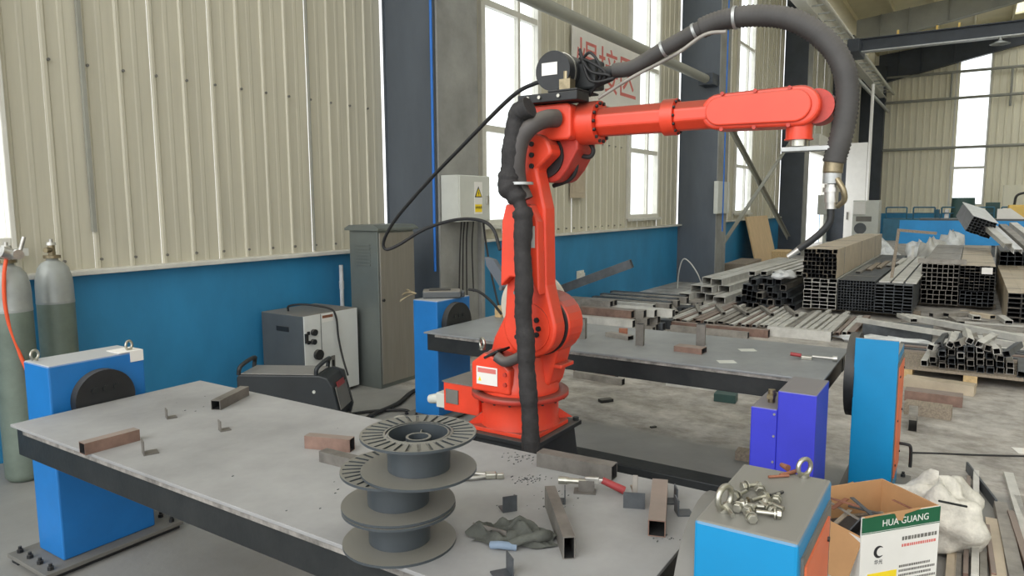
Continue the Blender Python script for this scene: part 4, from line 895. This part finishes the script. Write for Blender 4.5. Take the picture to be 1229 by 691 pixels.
# white woven sack slumped behind the carton
def blob(rx, ry, rz_, seed, n=22, k=14, amp=.16, flat=True):
    r_ = random.Random(seed); ph = [r_.uniform(0, 6.28) for _ in range(8)]; vs = []
    for j in range(k+1):
        b_ = -PI/2+PI*j/k
        for i in range(n):
            a_ = 2*PI*i/n
            q = 1+amp*math.sin(3*a_+ph[0]+2*b_)+amp*.7*math.sin(5*a_-3*b_+ph[1])+amp*.5*math.sin(8*b_+2*a_+ph[2])
            z = math.sin(b_)*rz_*q
            vs.append((math.cos(b_)*math.cos(a_)*rx*q, math.cos(b_)*math.sin(a_)*ry*q, rz_*.85+max(z, -rz_*.85) if flat else z))
    return MB().add(vs, [(j*n+i, j*n+(i+1) % n, (j+1)*n+(i+1) % n, (j+1)*n+i) for j in range(k) for i in range(n)], True)
tag(ob('woven_sack', blob(.15, .22, .18, 9, 40, 22, amp=.17), 'sack', None, (3.86, .06, 0), (0, 0, .35)), 'slumped white woven sack behind the cardboard box', 'sack')
tag(ob('brown_carton_flap', MB().box(-.12, .12, -.004, .004, 0, .2).box(-.12, .12, .02, .028, 0, .16), 'card', None, (3.95, .55, 0), (.3, 0, -.4)), 'torn brown carton scrap between indigo box and sky blue pedestal', 'carton')
# steel strips and boards on the floor, bottom right
ST = 'long flat steel strip lying on the floor beside the cardboard box'
def strip(p, q, w, h, m, label, cat, group=None, z=0.0, name='steel_strip', roll=0):
    p = P(*p, z=z); q = P(*q, z=z); L = (q-p).length
    o = ob(name, MB().box(0, L, -w/2, w/2, 0, h), m, None, p, (roll, 0, math.atan2(q.y-p.y, q.x-p.x)), bev=.0015)
    return tag(o, (TONE[m]+' '+label[label.find('flat'):] if label.startswith('long flat') else label), cat, group)
TONE = dict(tube='mid grey', tubebrown='brown', tubelight='pale grey', tubedark='dark', tubetan='tan', plasticwrap='white wrapped', rust='rusty', oldwood='weathered')
G_ = 'steel strips on the floor beside the carton'
for i, (p_, q_, w, h, m_, z) in enumerate(((( 1148, 700), (1155, 583), .03, .03, 'tube', .0), ((1158, 700), (1162, 580), .02, .05, 'tubebrown', .0), ((1169, 705), (1171, 575), .03, .06, 'tubelight', .0),
     ((1180, 712), (1180, 640), .03, .03, 'tube', .0), ((1200, 715), (1190, 630), .06, .04, 'tubetan', .0), ((1222, 715), (1200, 612), .06, .05, 'tube', .0), ((1245, 690), (1210, 572), .05, .03, 'tubelight', .0), ((1262, 690), (1222, 600), .05, .03, 'tube', .0), ((1192, 700), (1184, 640), .02, .05, 'tubebrown', .0), ((1212, 700), (1196, 640), .02, .03, 'tubelight', .0), ((1236, 700), (1212, 625), .03, .06, 'tubebrown', .0), ((1140, 700), (1143, 660), .04, .03, 'tubetan', .0))):
    strip(p_, q_, w, h, m_, ST, 'steel strip', G_, z)
strip((1195, 612), (1160, 565), .012, .06, 'tubedark', 'dark steel strip standing on edge among the floor strips', 'steel strip', None, .0)
strip((1150, 665), (1125, 640), .06, .05, 'blackbeam', 'dark rubber edged strip on the floor right by the cardboard box', 'steel strip')
tag(ob('paper_scrap', MB().box(-.06, .06, -.04, .04, 0, .003), 'white', None, P(1226, 541, z=0), (0, 0, .3)), 'white paper scrap lying on the open floor', 'paper')
cable('floor_cable', 'thin black cable lying straight across the concrete floor', [P(1092, 543, z=.006), P(1130, 544, z=.006), P(1180, 546, z=.006), P(1270, 548, z=.006)], .006, 'rubber')
strip((884, 549), (925, 556), .10, .06, 'oldwood', 'worn wood block on the floor beside the indigo box', 'wood block', None, .0, 'wood_block')
for lab, u, v, s in (('small black steel block on the floor under the far bench', 727, 482, .06), ('tiny black bolt on the rough concrete floor', 784, 513, .025)):
    tag(ob('floor_scrap', MB().box(-s, s, -s*.5, s*.5, 0, s*.45), 'black', None, P(u, v, z=0), (0, 0, -.6), bev=.003), lab, 'scrap')
tag(ob('support_block', MB().box(-.06, .06, -.09, .09, 0, .07), 'machgreen', None, P(871, 481, z=0), (0, 0, .1), bev=.004), 'small dark green block on the floor under the far bench', 'block')
# ================================================================== STEEL STOCK
R6 = random.Random(21)
def bundle(label, x, ytop, ncol, nrow, cw, ch, z0, L, m, side=None, straps=True, t=.004, jitter=.05, joined=False):
    """strapped bundle of open tubes running along X, near ends at x; columns go toward -Y from ytop"""
    wid = ncol*cw; hgt = nrow*ch
    b = em('tube_bundle', label, 'tube bundle', (x, ytop-wid/2, z0))
    me = MB().rtube(L, cw*.985, ch*.985, t, rimdark=(m == 'tubetan')).mesh('tube'); big = MB()
    for r in range(nrow):
        for c in range(ncol):
            dx = R6.uniform(-jitter, jitter); yy = wid/2-(c+.5)*cw; zz = r*ch
            if joined: big.rtube(L, cw*.97, ch*.97, t, Matrix.Translation((dx, yy, zz)))
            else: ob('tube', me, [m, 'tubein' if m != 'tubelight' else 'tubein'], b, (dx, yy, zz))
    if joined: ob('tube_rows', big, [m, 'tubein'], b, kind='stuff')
    if straps:
        for f in (.12, .45, .8):
            xx = L*f
            ob('strap', MB().box(xx, xx+.03, -wid/2-.004, -wid/2-.001, 0, hgt+.004).box(xx, xx+.03, -wid/2-.004, wid/2+.004, hgt+.001, hgt+.004), 'tube', b)
    return b
def dunnage(label, x, y0, y1, h=.09, w=.1, m='oldwood'):
    return tag(ob('timber_bearer', MB().box(x, x+w, y0, y1, 0, h), m, None, bev=.004), label, 'timber')
def dunnage2(label, x, y0, y1, h): 
    for i, xx in enumerate((x+.35, x+3.2)): dunnage(label % ('front', 'rear')[i], xx, y0, y1, h)
dunnage2('%s timber bearer under the large cell tube bundles', 11.5, .55, 2.15, .08)
bundle('bundle of wide light rimmed rectangular tubes with large dark cells', 11.43, 2.10, 4, 8, .115, .057, .08, 6, 'tubelight', straps=False)
bundle('dense dark bundle of small square tubes beside the large cell bundle', 11.48, 1.625, 12, 11, .041, .041, .08, 6, 'tubedark', joined=True, jitter=.012, t=.003)
bundle('dark bundle of flat box sections next to the dense small tube bundle', 11.42, 1.12, 4, 9, .12, .047, .08, 6, 'tubedark', t=.005, straps=False)
bundle('tan sided tube bundle strapped and stacked highest in the yard', 11.43, 2.12, 8, 7, .058, .062, .548, 6.2, 'tubetan')
for k in range(3):
    tag(ob('flat_bar', MB().box(0, 5.6, -.07, .07, 0, .02), 'tubelight', None, (11.6, 1.02-.17*k, .508), (0, 0, 0)), 'light flat bar lying on top of the dark box section bundle', 'flat bar', 'light flat bars on the dark bundle')
dunnage2('%s timber bearer under the paired tube bundles', 13.0, -.4, .7, .06)
bundle('lower bundle of square tubes under the seven column square tube bundle', 13.04, .62, 6, 3, .085, .075, .06, 6, 'tube', straps=False)
bundle('square tube bundle seven columns wide with grey green rims', 13.04, .63, 7, 6, .073, .068, .29, 6, 'tube')
bundle('flat celled tube bundle beside the seven column bundle with a white tag', 13.0, .11, 7, 8, .066, .048, .31, 6, 'tubetan')
tg = ob('tag', MB().box(-.02, -.012, -.07, .07, -.05, .05), 'white', bpy.data.objects['tube_bundle.006'], (-.06, -.12, .32), (0, 0, .1))
bundle('lower dark bundle under the flat celled tube bundle', 13.05, .09, 6, 4, .075, .058, .06, 6, 'tubedark', straps=False)
bundle('tan topped stack of wide flat sections at the yard edge', 11.5, -.47, 5, 7, .15, .066, .0, 5, 'tubetan', t=.008)
tag(ob('cross_plate', MB().box(0, .06, -.33, .33, 0, .075), 'tube', None, (13.1, .36, .70)), 'grey cross bar lying on the seven column tube bundle', 'steel bar')
# ---- loose tubes: helper
LT = {}
def loose(name, label, group, x, y, z, L, w, h, yaw=0, m='tube', roll=0, pitch=0, cat='steel tube'):
    key = (round(L, 2), w, h, m)
    if key not in LT: LT[key] = MB().rtube(round(L, 2), w, h, max(.003, w*.06)).mesh(name)
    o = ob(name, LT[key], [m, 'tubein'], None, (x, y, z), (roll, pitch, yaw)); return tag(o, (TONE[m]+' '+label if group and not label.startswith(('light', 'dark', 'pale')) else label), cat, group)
def channel(name, label, group, x, y, z, L, w, h, yaw, m, roll=0, pitch=0):
    t = .008
    o = ob(name, MB().box(0, L, -w/2, w/2, h-t, h).box(0, L, -w/2, -w/2+t, 0, h-t).box(0, L, w/2-t, w/2, 0, h-t), m, None, (x, y, z), (roll, pitch, yaw)); return tag(o, label, 'steel channel', group)
# light channels beside second column
for i, (dx, dy, z) in enumerate(((0, 0, 0), (.25, -.22, 0), (.1, -.44, 0), (-.15, -.66, .0), (.3, -.11, .12), (.2, -.33, .12), (.5, -.55, .12), (.6, -.22, .24), (.4, -.44, .24))):
    channel('steel_channel', 'light grey steel channel in the pile beside the second column', 'light channels beside the second column', 11.9+dx, 4.15+dy, z, 5.5, .2, .115, -.02, 'tubelight')
# dark jumble of tube ends
G = 'dark jumbled tubes between channel pile and bundles'
for r in range(5):
    for c in range(9-r):
        loose('loose_tube', 'steel tube end in the jumble between channel pile and large bundles', G, 11.45+R6.uniform(-.25, .25), 3.12-.105*c-.05*r, .1*r, 3.5, .09, .09, R6.uniform(-.002, .002), R6.choice(['tubedark', 'tubedark', 'tube']))
for i in range(5):
    loose('loose_tube', 'light tube lying across the top of the dark jumble', 'light tubes across the dark jumble', 11.7+.1*i, 2.95-.16*i, .505, 3, .1, .07, -.03, 'tubelight')
# layer of cut bars on timbers behind the far bench
dunnage('timber bearer under the rear of the short cut bars', 10.7, 1.05, 3.6, .07); dunnage('timber bearer under the front of the short cut bars', 9.45, 1.05, 3.6, .07)
y = 3.5; i = 0
while y > 1.15:
    w_ = R6.choice([.045, .05, .06, .08]); L_ = R6.choice([1.5, 1.7, 1.9]); 
    loose('cut_bar', 'short cut bar in the side by side row behind the far bench', 'cut bars laid side by side', 9.3+R6.uniform(-.08, .1), y, .07, L_, w_, R6.choice([.03, .04]), R6.uniform(-.012, .012), R6.choice(['tube', 'tubelight', 'tubelight', 'tubebrown']), cat='steel bar')
    y -= w_+R6.uniform(.012, .03); i += 1
for i in range(6):
    loose('cut_bar', 'cut bar lying loosely across the row of cut bars', 'loose cut bars across the row', 9.6+.12*i, 3.45-.3*i, .115, .8, .05, .04, .35+R6.uniform(-.15, .15), R6.choice(['tube', 'tubelight']), cat='steel bar')
# long tubes parallel to the benches
G = 'long tubes stacked behind the far bench'
for k, (x, z, ye, m_) in enumerate(((8.25, 0, 3.45, 'tube'), (8.37, 0, 3.5, 'tube'), (8.49, 0, 3.35, 'tube'), (8.61, 0, 3.5, 'tube'), (8.73, 0, 3.4, 'tube'), (8.85, 0, 3.35, 'tubedark'), (8.31, .1, 3.55, 'tubelight'), (8.43, .1, 3.6, 'tube'), (8.55, .1, 3.45, 'tube'), (8.67, .1, 3.5, 'tubelight'), (8.79, .1, 3.4, 'tube'),
      (8.43, .2, 3.62, 'tubebrown'), (8.55, .2, 3.5, 'tube'), (8.67, .2, 3.4, 'tubelight'), (8.79, .2, 3.2, 'tubelight'))):
    loose('long_tube', 'long tube in the stack between blue wall and far bench', G, x, ye, z, 1.75, .1, .1, PI/2, m_)
for x, ye, z, L_, w_, m_, lab in ((9.05, 2.05, .0, 1.3, .1, 'tubebrown', 'brown tube lying before the row of cut bars'), (8.85, 2.25, .0, 1.0, .08, 'tube', 'grey tube in front of the brown tube before the cut bars'), (9.22, 1.35, .0, .75, .12, 'tubelight', 'pale tube before the right end of the row of cut bars')):
    loose('long_tube', lab, None, x, ye, z, L_, w_, w_, PI/2, m_)
a = P(672, 353, x=8.75); b = P(760, 321, x=9.0); d = b-a
for i in range(2): loose('long_tube', 'short tube on top of the stack under the leaning channel', 'top tubes of the long stack', 8.60+.13*i, 4.0, .3, 1.2, .1, .08, PI/2, 'tube')
channel('leaning_channel', 'dark blue channel leaning up against the blue wall above tube stack', None, a.x, a.y, a.z, d.length, .14, .12, math.atan2(d.y, d.x), 'tubedark', 0, -math.atan2(d.z, math.hypot(d.x, d.y)))
for i in range(3): channel('steel_channel', 'blue grey channel lying on the long tube stack by the wall', 'channels on the long tube stack', 9.04+.16*i, 3.3+.1*i, .0 if i else .0, 1.8, .14, .12, PI/2, 'tubelight' if i == 1 else 'tubedark')
for k in range(12):
    loose('long_tube', 'long tube in the low second row by the blue wall behind the stack', 'second row of long tubes by the wall', 9.6+.13*k, 3.55+R6.uniform(-.1, .15), 0, 1.5, .11, .11, PI/2, R6.choice(['tube', 'tubedark', 'tubelight', 'tubedark']))
for k in range(7):
    loose('long_tube', 'upper long tube on the second row by the blue wall', 'upper tubes of the second row', 9.7+.2*k, 3.7+R6.uniform(-.1, .15), .112, 1.3, .12, .1, PI/2, R6.choice(['tube', 'tubedark', 'tubelight']))
# floor tubes seen under the far bench
for i, (u0, v0, u1, v1, m_) in enumerate(((690, 452, 748, 462, 'tube'), (690, 444, 740, 454, 'tubebrown'), (700, 436, 760, 447, 'tubelight'), (800, 462, 925, 476, 'tubelight'), (780, 455, 880, 466, 'tube'))):
    p = P(u0, v0, z=0); q = P(u1, v1, z=0); tubeobj('floor_tube', ('grey', 'brown', 'pale', 'long pale', 'long grey')[i]+' tube on the floor seen beneath the far bench', p, q, .06, .06, m_)
# ---- right hand yard: flats along Y, heap of short cuts, timbers
G = 'flat sections lying across in front of the bundles'
for i in range(9):
    x = 10.16+.13*i; loose('flat_section', 'flat steel section lying crosswise in front of the tube bundles', G, x, -.75+R6.uniform(-.3, .2), .0, R6.choice([1.3, 1.5]), .12, .07, PI/2+R6.uniform(-.006, .006), R6.choice(['tube', 'tubelight', 'tubedark']), cat='steel section')
for i in range(6):
    x = 10.1+.17*i; loose('flat_section', 'flat steel section lying crosswise in front of the tube bundles', G, x, -.8+R6.uniform(-.3, .3), .072, R6.choice([1.0, 1.3]), .12, .06, PI/2+R6.uniform(-.04, .04), R6.choice(['tube', 'tubelight', 'tube']), cat='steel section')
a = P(1086, 373, z=.24); b = P(1245, 404, z=.22)
tag(ob('angle_bar', MB().box(0, (b-a).length, -.05, .05, .06, .07).box(0, (b-a).length, -.05, -.04, 0, .06), 'tubelight', None, (a.x, a.y, .135), (0, 0, math.atan2(b.y-a.y, b.x-a.x))), 'long pale angle bar lying across the flat sections', 'angle bar')
a = P(1030, 386, z=.165); b = P(1245, 421, z=.165)
tag(ob('angle_bar', MB().box(0, (b-a).length, -.035, .035, .05, .058).box(0, (b-a).length, -.035, -.027, 0, .05), 'tubelight', None, (a.x, a.y, .162), (0, 0, math.atan2(b.y-a.y, b.x-a.x))), 'long thin pale angle bar on the floor behind the cut tube heap', 'angle bar')
for i in range(7):
    loose('offcut', 'odd light offcut thrown on top of the crosswise sections', 'offcuts on the crosswise sections', 10.3+R6.uniform(0, .6), .55-.17*i, .14+.02*(i % 3), .45, .09, .05, R6.uniform(-1.2, 1.2), R6.choice(['tubelight', 'tubetan', 'tube']))
# dark slab stack and mixed sections filling the strip before the bundles
for k in range(4):
    tag(ob('dark_flat_bar', MB().box(0, .75, -.045, .045, 0, .16), 'tubedark', None, (9.75+.1*k, .32, 0), (0, 0, PI/2+.02), bev=.004), 'dark thick steel bar in the row beside the torn white plastic sheet', 'steel bar', 'dark thick bars before the bundles')
for k in range(8):
    loose('flat_section', 'flat steel section on the floor just behind the cut tube heap', 'sections behind the cut tube heap', 9.2+.105*k, -1.0+R6.uniform(-.2, .1), 0, 1.15, .1, .09, PI/2, R6.choice(['tube', 'tubedark', 'tubelight', 'tubedark']), cat='steel section')
for k in range(5):
    loose('flat_section', 'flat steel section on the floor in front of the cut bar timbers', 'sections before the cut bars', 9.0+.0*k, 1.28+.0*k, .125*k, .01, .01, .01, PI/2, 'tube') if False else None
# long tubes bearing the heap
for i, (x, z, y0, L_) in enumerate(((8.9, 0, -.7, 1.4), (8.75, 0, -.7, 1.45), (8.6, 0, -.75, 1.5), (9.05, 0, -.6, 1.2))):
    loose('long_tube', 'long tube on the floor behind the heap of short cut tubes', 'tubes behind the cut tube heap', x, y0, z, L_, .1, .09, PI/2, 'tubedark' if i % 2 else 'tubebrown')
hb = em('pallet', 'weathered timber pallet under the heap of short cut tubes', 'pallet', (7.95, -.1, 0))
for k in range(6): ob('deck_board', MB().box(-.35+.14*k, -.24+.14*k, -.55, .62, .09, .115), 'oldwood', hb, bev=.002)
for k in range(3): ob('bearer', MB().box(-.35, .46, -.55+.52*k, -.44+.52*k, 0, .09), 'wood', hb, bev=.003)
G = 'short cut tubes heaped on the pallet'
hp_ = []
for r in range(4):
    for c in range(11-2*r):
        loose('cut_tube', 'short square cut tube in the heap on the timber pallet', G, 7.66+R6.uniform(-.06, .1), .30-.075*c-.07*r, .117+.062*r, R6.choice([.6, .7, .75]), .055, .055, R6.uniform(-.05, .05), R6.choice(['tubedark', 'tube', 'tubelight', 'tube', 'tubedark']), R6.uniform(-.06, .06))
for i in range(9):
    loose('cut_tube', 'cut tube tossed askew on top of the pallet heap', 'askew cut tubes on the pallet heap', 7.62+R6.uniform(-.05, .1), .26-.075*i, .372-.02*abs(i-4), .6, .055, .055, R6.uniform(-.35, .35), R6.choice(['tube', 'tubelight', 'tubedark']), R6.uniform(-.5, .5))
for i, (u0, v0, u1, v1, m_, lab) in enumerate(((1086, 462, 1170, 474, 'tubetan', 'pale brown bar on the floor nearest the pallet'), (1086, 478, 1155, 487, 'tubebrown', 'brown bar on the floor in the middle of the bar row behind the tall pedestal'), (1086, 494, 1142, 502, 'oldwood', 'weathered grey board on the floor behind the tall sky blue pedestal'))):
    p = P(u0, v0, z=0); q = P(u1, v1, z=0); tubeobj('floor_bar', lab, p, q, .12, .06, m_, 'bar', t=.05) if False else strip((u0, v0), (u1, v1), .15, .09, m_, lab, 'bar', None, 0, 'floor_bar')
loose('floor_tube', 'rectangular tube with dark open end poking out behind the tall pedestal', None, 5.82, .275, .0, .3, .06, .12, .05, 'tube')
# ================================================================== FAR BACKGROUND
pw = P(903, 318, z=0)
tag(ob('plywood_sheet', MB().box(-1.15, 1.15, -.02, .02, 0, 1.35), 'ply', None, (20.4, 4.75, 0), (math.radians(-14), 0, .0)), 'plywood sheet leaning against the blue wall in the braced bay', 'plywood')
tag(ob('timber_stack', MB().box(-.9, .9, -.25, .25, 0, .28), 'oldwood', None, (17.4, 4.6, 0), (0, 0, .05), bev=.01), 'low stack of grey planks beside the leaning plywood', 'planks')
tag(ob('timber_block', MB().box(-.45, .45, -.2, .2, 0, .45), 'wood', None, (19.2, 4.1, 0), (0, 0, .1), bev=.01), 'pale wooden crate block at the foot of the plywood', 'crate')
cable('wire_loop', 'pale stiff wire arching up beside the second column', [P(u, v, x=13.4) for u, v in ((813, 346), (815, 325), (820, 311), (828, 315), (838, 330), (844, 347))], .012, 'tubelight', 'wire')
wp = em('white_partition', 'tall white sliding door panel by the bright doorway', 'door panel', (31, 3.95, 0))
ob('panel', MB().box(-.04, .04, -.38, .35, 0, 4.0), 'white', wp, bev=.01)
ob('post', MB().cyl((-.1, -.46, 0), (-.1, -.46, 6.2), .06, n=10), 'white', wp)
ob('handle', MB().box(-.08, -.04, .2, .26, 1.0, 1.3), 'greyedge', wp)
ce = em('white_cabinet', 'white electrical cabinet with round fan beside the stacked tube bundle', 'cabinet', (28.5, 3.2, 0))
ob('body', MB().box(-.4, .4, -.42, .42, 0, 1.75), 'boxgrey', ce, bev=.01)
ob('fan', MB().cyl((-.42, .15, .75), (-.4, .15, .75), .2, n=20), 'darkgrey', ce)
ob('meter_box', MB().box(-.5, -.4, .0, .4, 1.25, 1.7), 'white', ce, bev=.01); ob('vent', MB().box(-.41, -.4, -.2, .3, 1.0, 1.18), 'greyedge', ce)
tag(ob('switch_box', MB().box(-.15, .15, -.25, .25, -.35, .35), 'boxgrey', None, (27.3, 4.40, 1.6), bev=.01), 'small grey switch box by the bright doorway', 'switch box')
tag(ob('switch_post', MB().box(-.05, .05, -.05, .05, 0, 1.25), 'boxgrey', None, (27.3, 4.40, 0)), 'thin post under the small grey switch box', 'post')
# big blue roll-forming line across the hall
def bx(name, m, par, x0, x1, y0, y1, z0, z1, bev=.01): return ob(name, MB().box(x0, x1, y0, y1, z0, z1), m, par, bev=bev)
ml = em('forming_machine', 'long teal machine line with guard rails below the back window', 'machine', (36, 0, 0))
bx('bed', 'machblue', ml, -.8, .8, -6, 3.3, 0, .95)
for k in range(5):
    y0 = 2.4-1.05*k
    ob('guard_rail', MB().cyl((-.7, y0, .95), (-.7, y0, 1.45), .03, n=6).cyl((-.7, y0+.8, .95), (-.7, y0+.8, 1.45), .03, n=6).cyl((-.7, y0, 1.45), (-.7, y0+.8, 1.45), .03, n=6).cyl((-.7, y0, 1.2), (-.7, y0+.8, 1.2), .02, n=6), 'machblue', ml)
ob('motor_drum', MB().cyl((-.4, .35, .95), (-.4, .35, 1.85), .45, .42, 20), 'machgreen', ml, bev=.03)
for k in range(4): ob('roller_stand', MB().box(-.3, .3, 1.2-.35*k, 1.35-.35*k, .95, 1.35).cyl((-.5, 1.28-.35*k, 1.3), (.5, 1.28-.35*k, 1.3), .07, n=8), 'silver' if k % 2 else 'machblue', ml)
ob('control_box', MB().box(-.2, .2, -.95, -.45, .95, 1.65), 'machgreen', ml, bev=.02)
bt = em('blue_board_table', 'bright cyan panelled work table in front of the machine line', 'table', (26, 0, 0))
ob('front_board', MB().box(-.05, .05, -3, 1.95, .35, 1.1), 'machcyan', bt); ob('worktop', MB().box(-.06, .7, -3, 1.4, 1.1, 1.16), 'darkgrey', bt)
for y in (-2.8, -.6, 1.6): ob('leg', MB().box(.0, .1, y-.05, y+.05, 0, 1.1) if False else MB().box(.055, .15, y-.05, y+.05, 0, 1.09), 'darkgrey', bt)
ym = em('yellow_machine', 'yellow machine with curved black handle on the cyan table end', 'machine', (26.3, -1.25, 1.16))
ob('body', MB().box(-.25, .3, -.6, .35, 0, .42), 'machyellow', ym, bev=.03); ob('hood', MB().prism([(-.1, 0), (.62, 0), (.62, .3), (.3, .32)], -.32, -.255, 'x'), 'white', ym)
ob('handle', MB().sweep(spline([(0, .2, .42), (0, .15, .7), (0, -.1, .78), (0, -.3, .68), (0, -.35, .42)], 5), .035, 8), 'black', ym)
tag(ob('cream_cabinet', MB().box(-.3, .3, -.9, .9, 0, 2.4).box(-.31, -.3, -.8, -.05, 1.7, 2.3), 'beigefar', None, (38.5, -2.0, 0), bev=.02), 'cream cabinet standing at the back wall behind yellow machine', 'cabinet')
# heap of wrapped and tilted bundles in the middle distance
tbn = bundle('black ended bundle with white wrap tilted on the far heap', 17.2, .45, 7, 6, .062, .055, 0, 2.2, 'tubedark', straps=False, joined=True)
tbn.location = P(1173, 282, x=17.0); tbn.rotation_euler = (.35, -.12, .1)
ob('wrap_sheet', MB().box(-.02, 2.2, -.23, .23, .332, .345), 'plasticwrap', tbn)
for i, (u0, v0, x0, u1, v1, x1, m_, lab) in enumerate(((1181, 266, 17.5, 1210, 291, 15.6, 'tubelight', 'pale channel sliding down off the far heap, nearest the tilted bundle'), (1192, 270, 17.4, 1222, 298, 15.5, 'plasticwrap', 'white wrapped channel beside the pale one on the far heap'), (1203, 268, 17.6, 1236, 296, 15.7, 'tube', 'grey channel third from the tilted bundle on the far heap'), (1216, 266, 17.8, 1250, 292, 15.9, 'tubelight', 'pale channel farthest from the tilted bundle on the far heap'))):
    a = P(u0, v0, x=x0); b = P(u1, v1, x=x1); d = b-a
    channel('far_channel', lab, None, a.x, a.y, a.z-.1, d.length, .13, .09, math.atan2(d.y, d.x), m_, 0, -math.atan2(d.z, math.hypot(d.x, d.y)))
bundle('dark tube bundle lying under the pale channels of the far heap', 16.6, -.50, 6, 8, .12, .09, .0, 2.4, 'tubedark', straps=False)
for i, (x, y, rx, ry, rz_) in enumerate(((19.6, 1.75, .35, .3, .3), (20.6, 1.1, .45, .3, .35), (21.2, 2.0, .3, .25, .35), (19.6, .75, .4, .3, .4), (21.8, .4, .5, .3, .45))):
    tag(ob('wrapped_pile', blob(rx, ry, rz_, 30+i, 16, 8, .2), 'plasticwrap' if i != 3 else 'tubelight', None, (x, y, 0)), ('white plastic wrapped heap against the cyan board', 'flat white wrapped heap before the cyan board', 'small white wrapped heap behind the tan bundle', 'grey wrapped heap behind the paired bundles', 'white plastic heap under leaning pale channels')[i], 'wrapped heap')
G = 'scrap sections under the far heap'
for i in range(22):
    loose('scrap_section', 'scrap steel section in the low heap behind the stacked bundles', G, 19.3+R6.uniform(0, .2), .3-.16*i, .0, 1.8, .13, .085, R6.uniform(-.02, .02), R6.choice(['tubedark', 'tube', 'tubelight', 'tubedark']))
for i in range(5):
    loose('scrap_section', 'scrap steel section lying between tan bundle and paired bundles', 'sections between the bundles', 12.6+.5*i, 1.5-.1*i, .536, 1.6, .08, .03, R6.uniform(-.02, .02), R6.choice(['tubelight', 'oldwood', 'tube']))
tag(ob('frame_post', MB().box(-.03, .03, -.02, .02, 0, .75).box(-.03, .03, -.5, -.02, .71, .75), 'oldwood', None, (12.2, .98, .53), (.08, 0, 0)), 'thin pale wooden frame post standing on the dark bundle', 'post')
tag(ob('frame_post', MB().box(-.025, .025, -.025, .025, 0, .5), 'tubelight', None, (17.0, 1.0, .26)), 'thin white post standing in the far heap', 'post')
tag(ob('plastic_sheet', blob(.14, .5, .05, 50, 16, 8, .2), 'plasticwrap', None, (9.3, .75, .0)), 'torn white plastic sheet lying at the end of the cut bar row', 'plastic sheet')
tag(ob('bundle_wrap', blob(.35, .16, .06, 51, 16, 8, .2), 'plasticwrap', None, (11.6, 2.42, .50)), 'loose white wrap hanging off the tan tube bundle corner', 'plastic sheet')
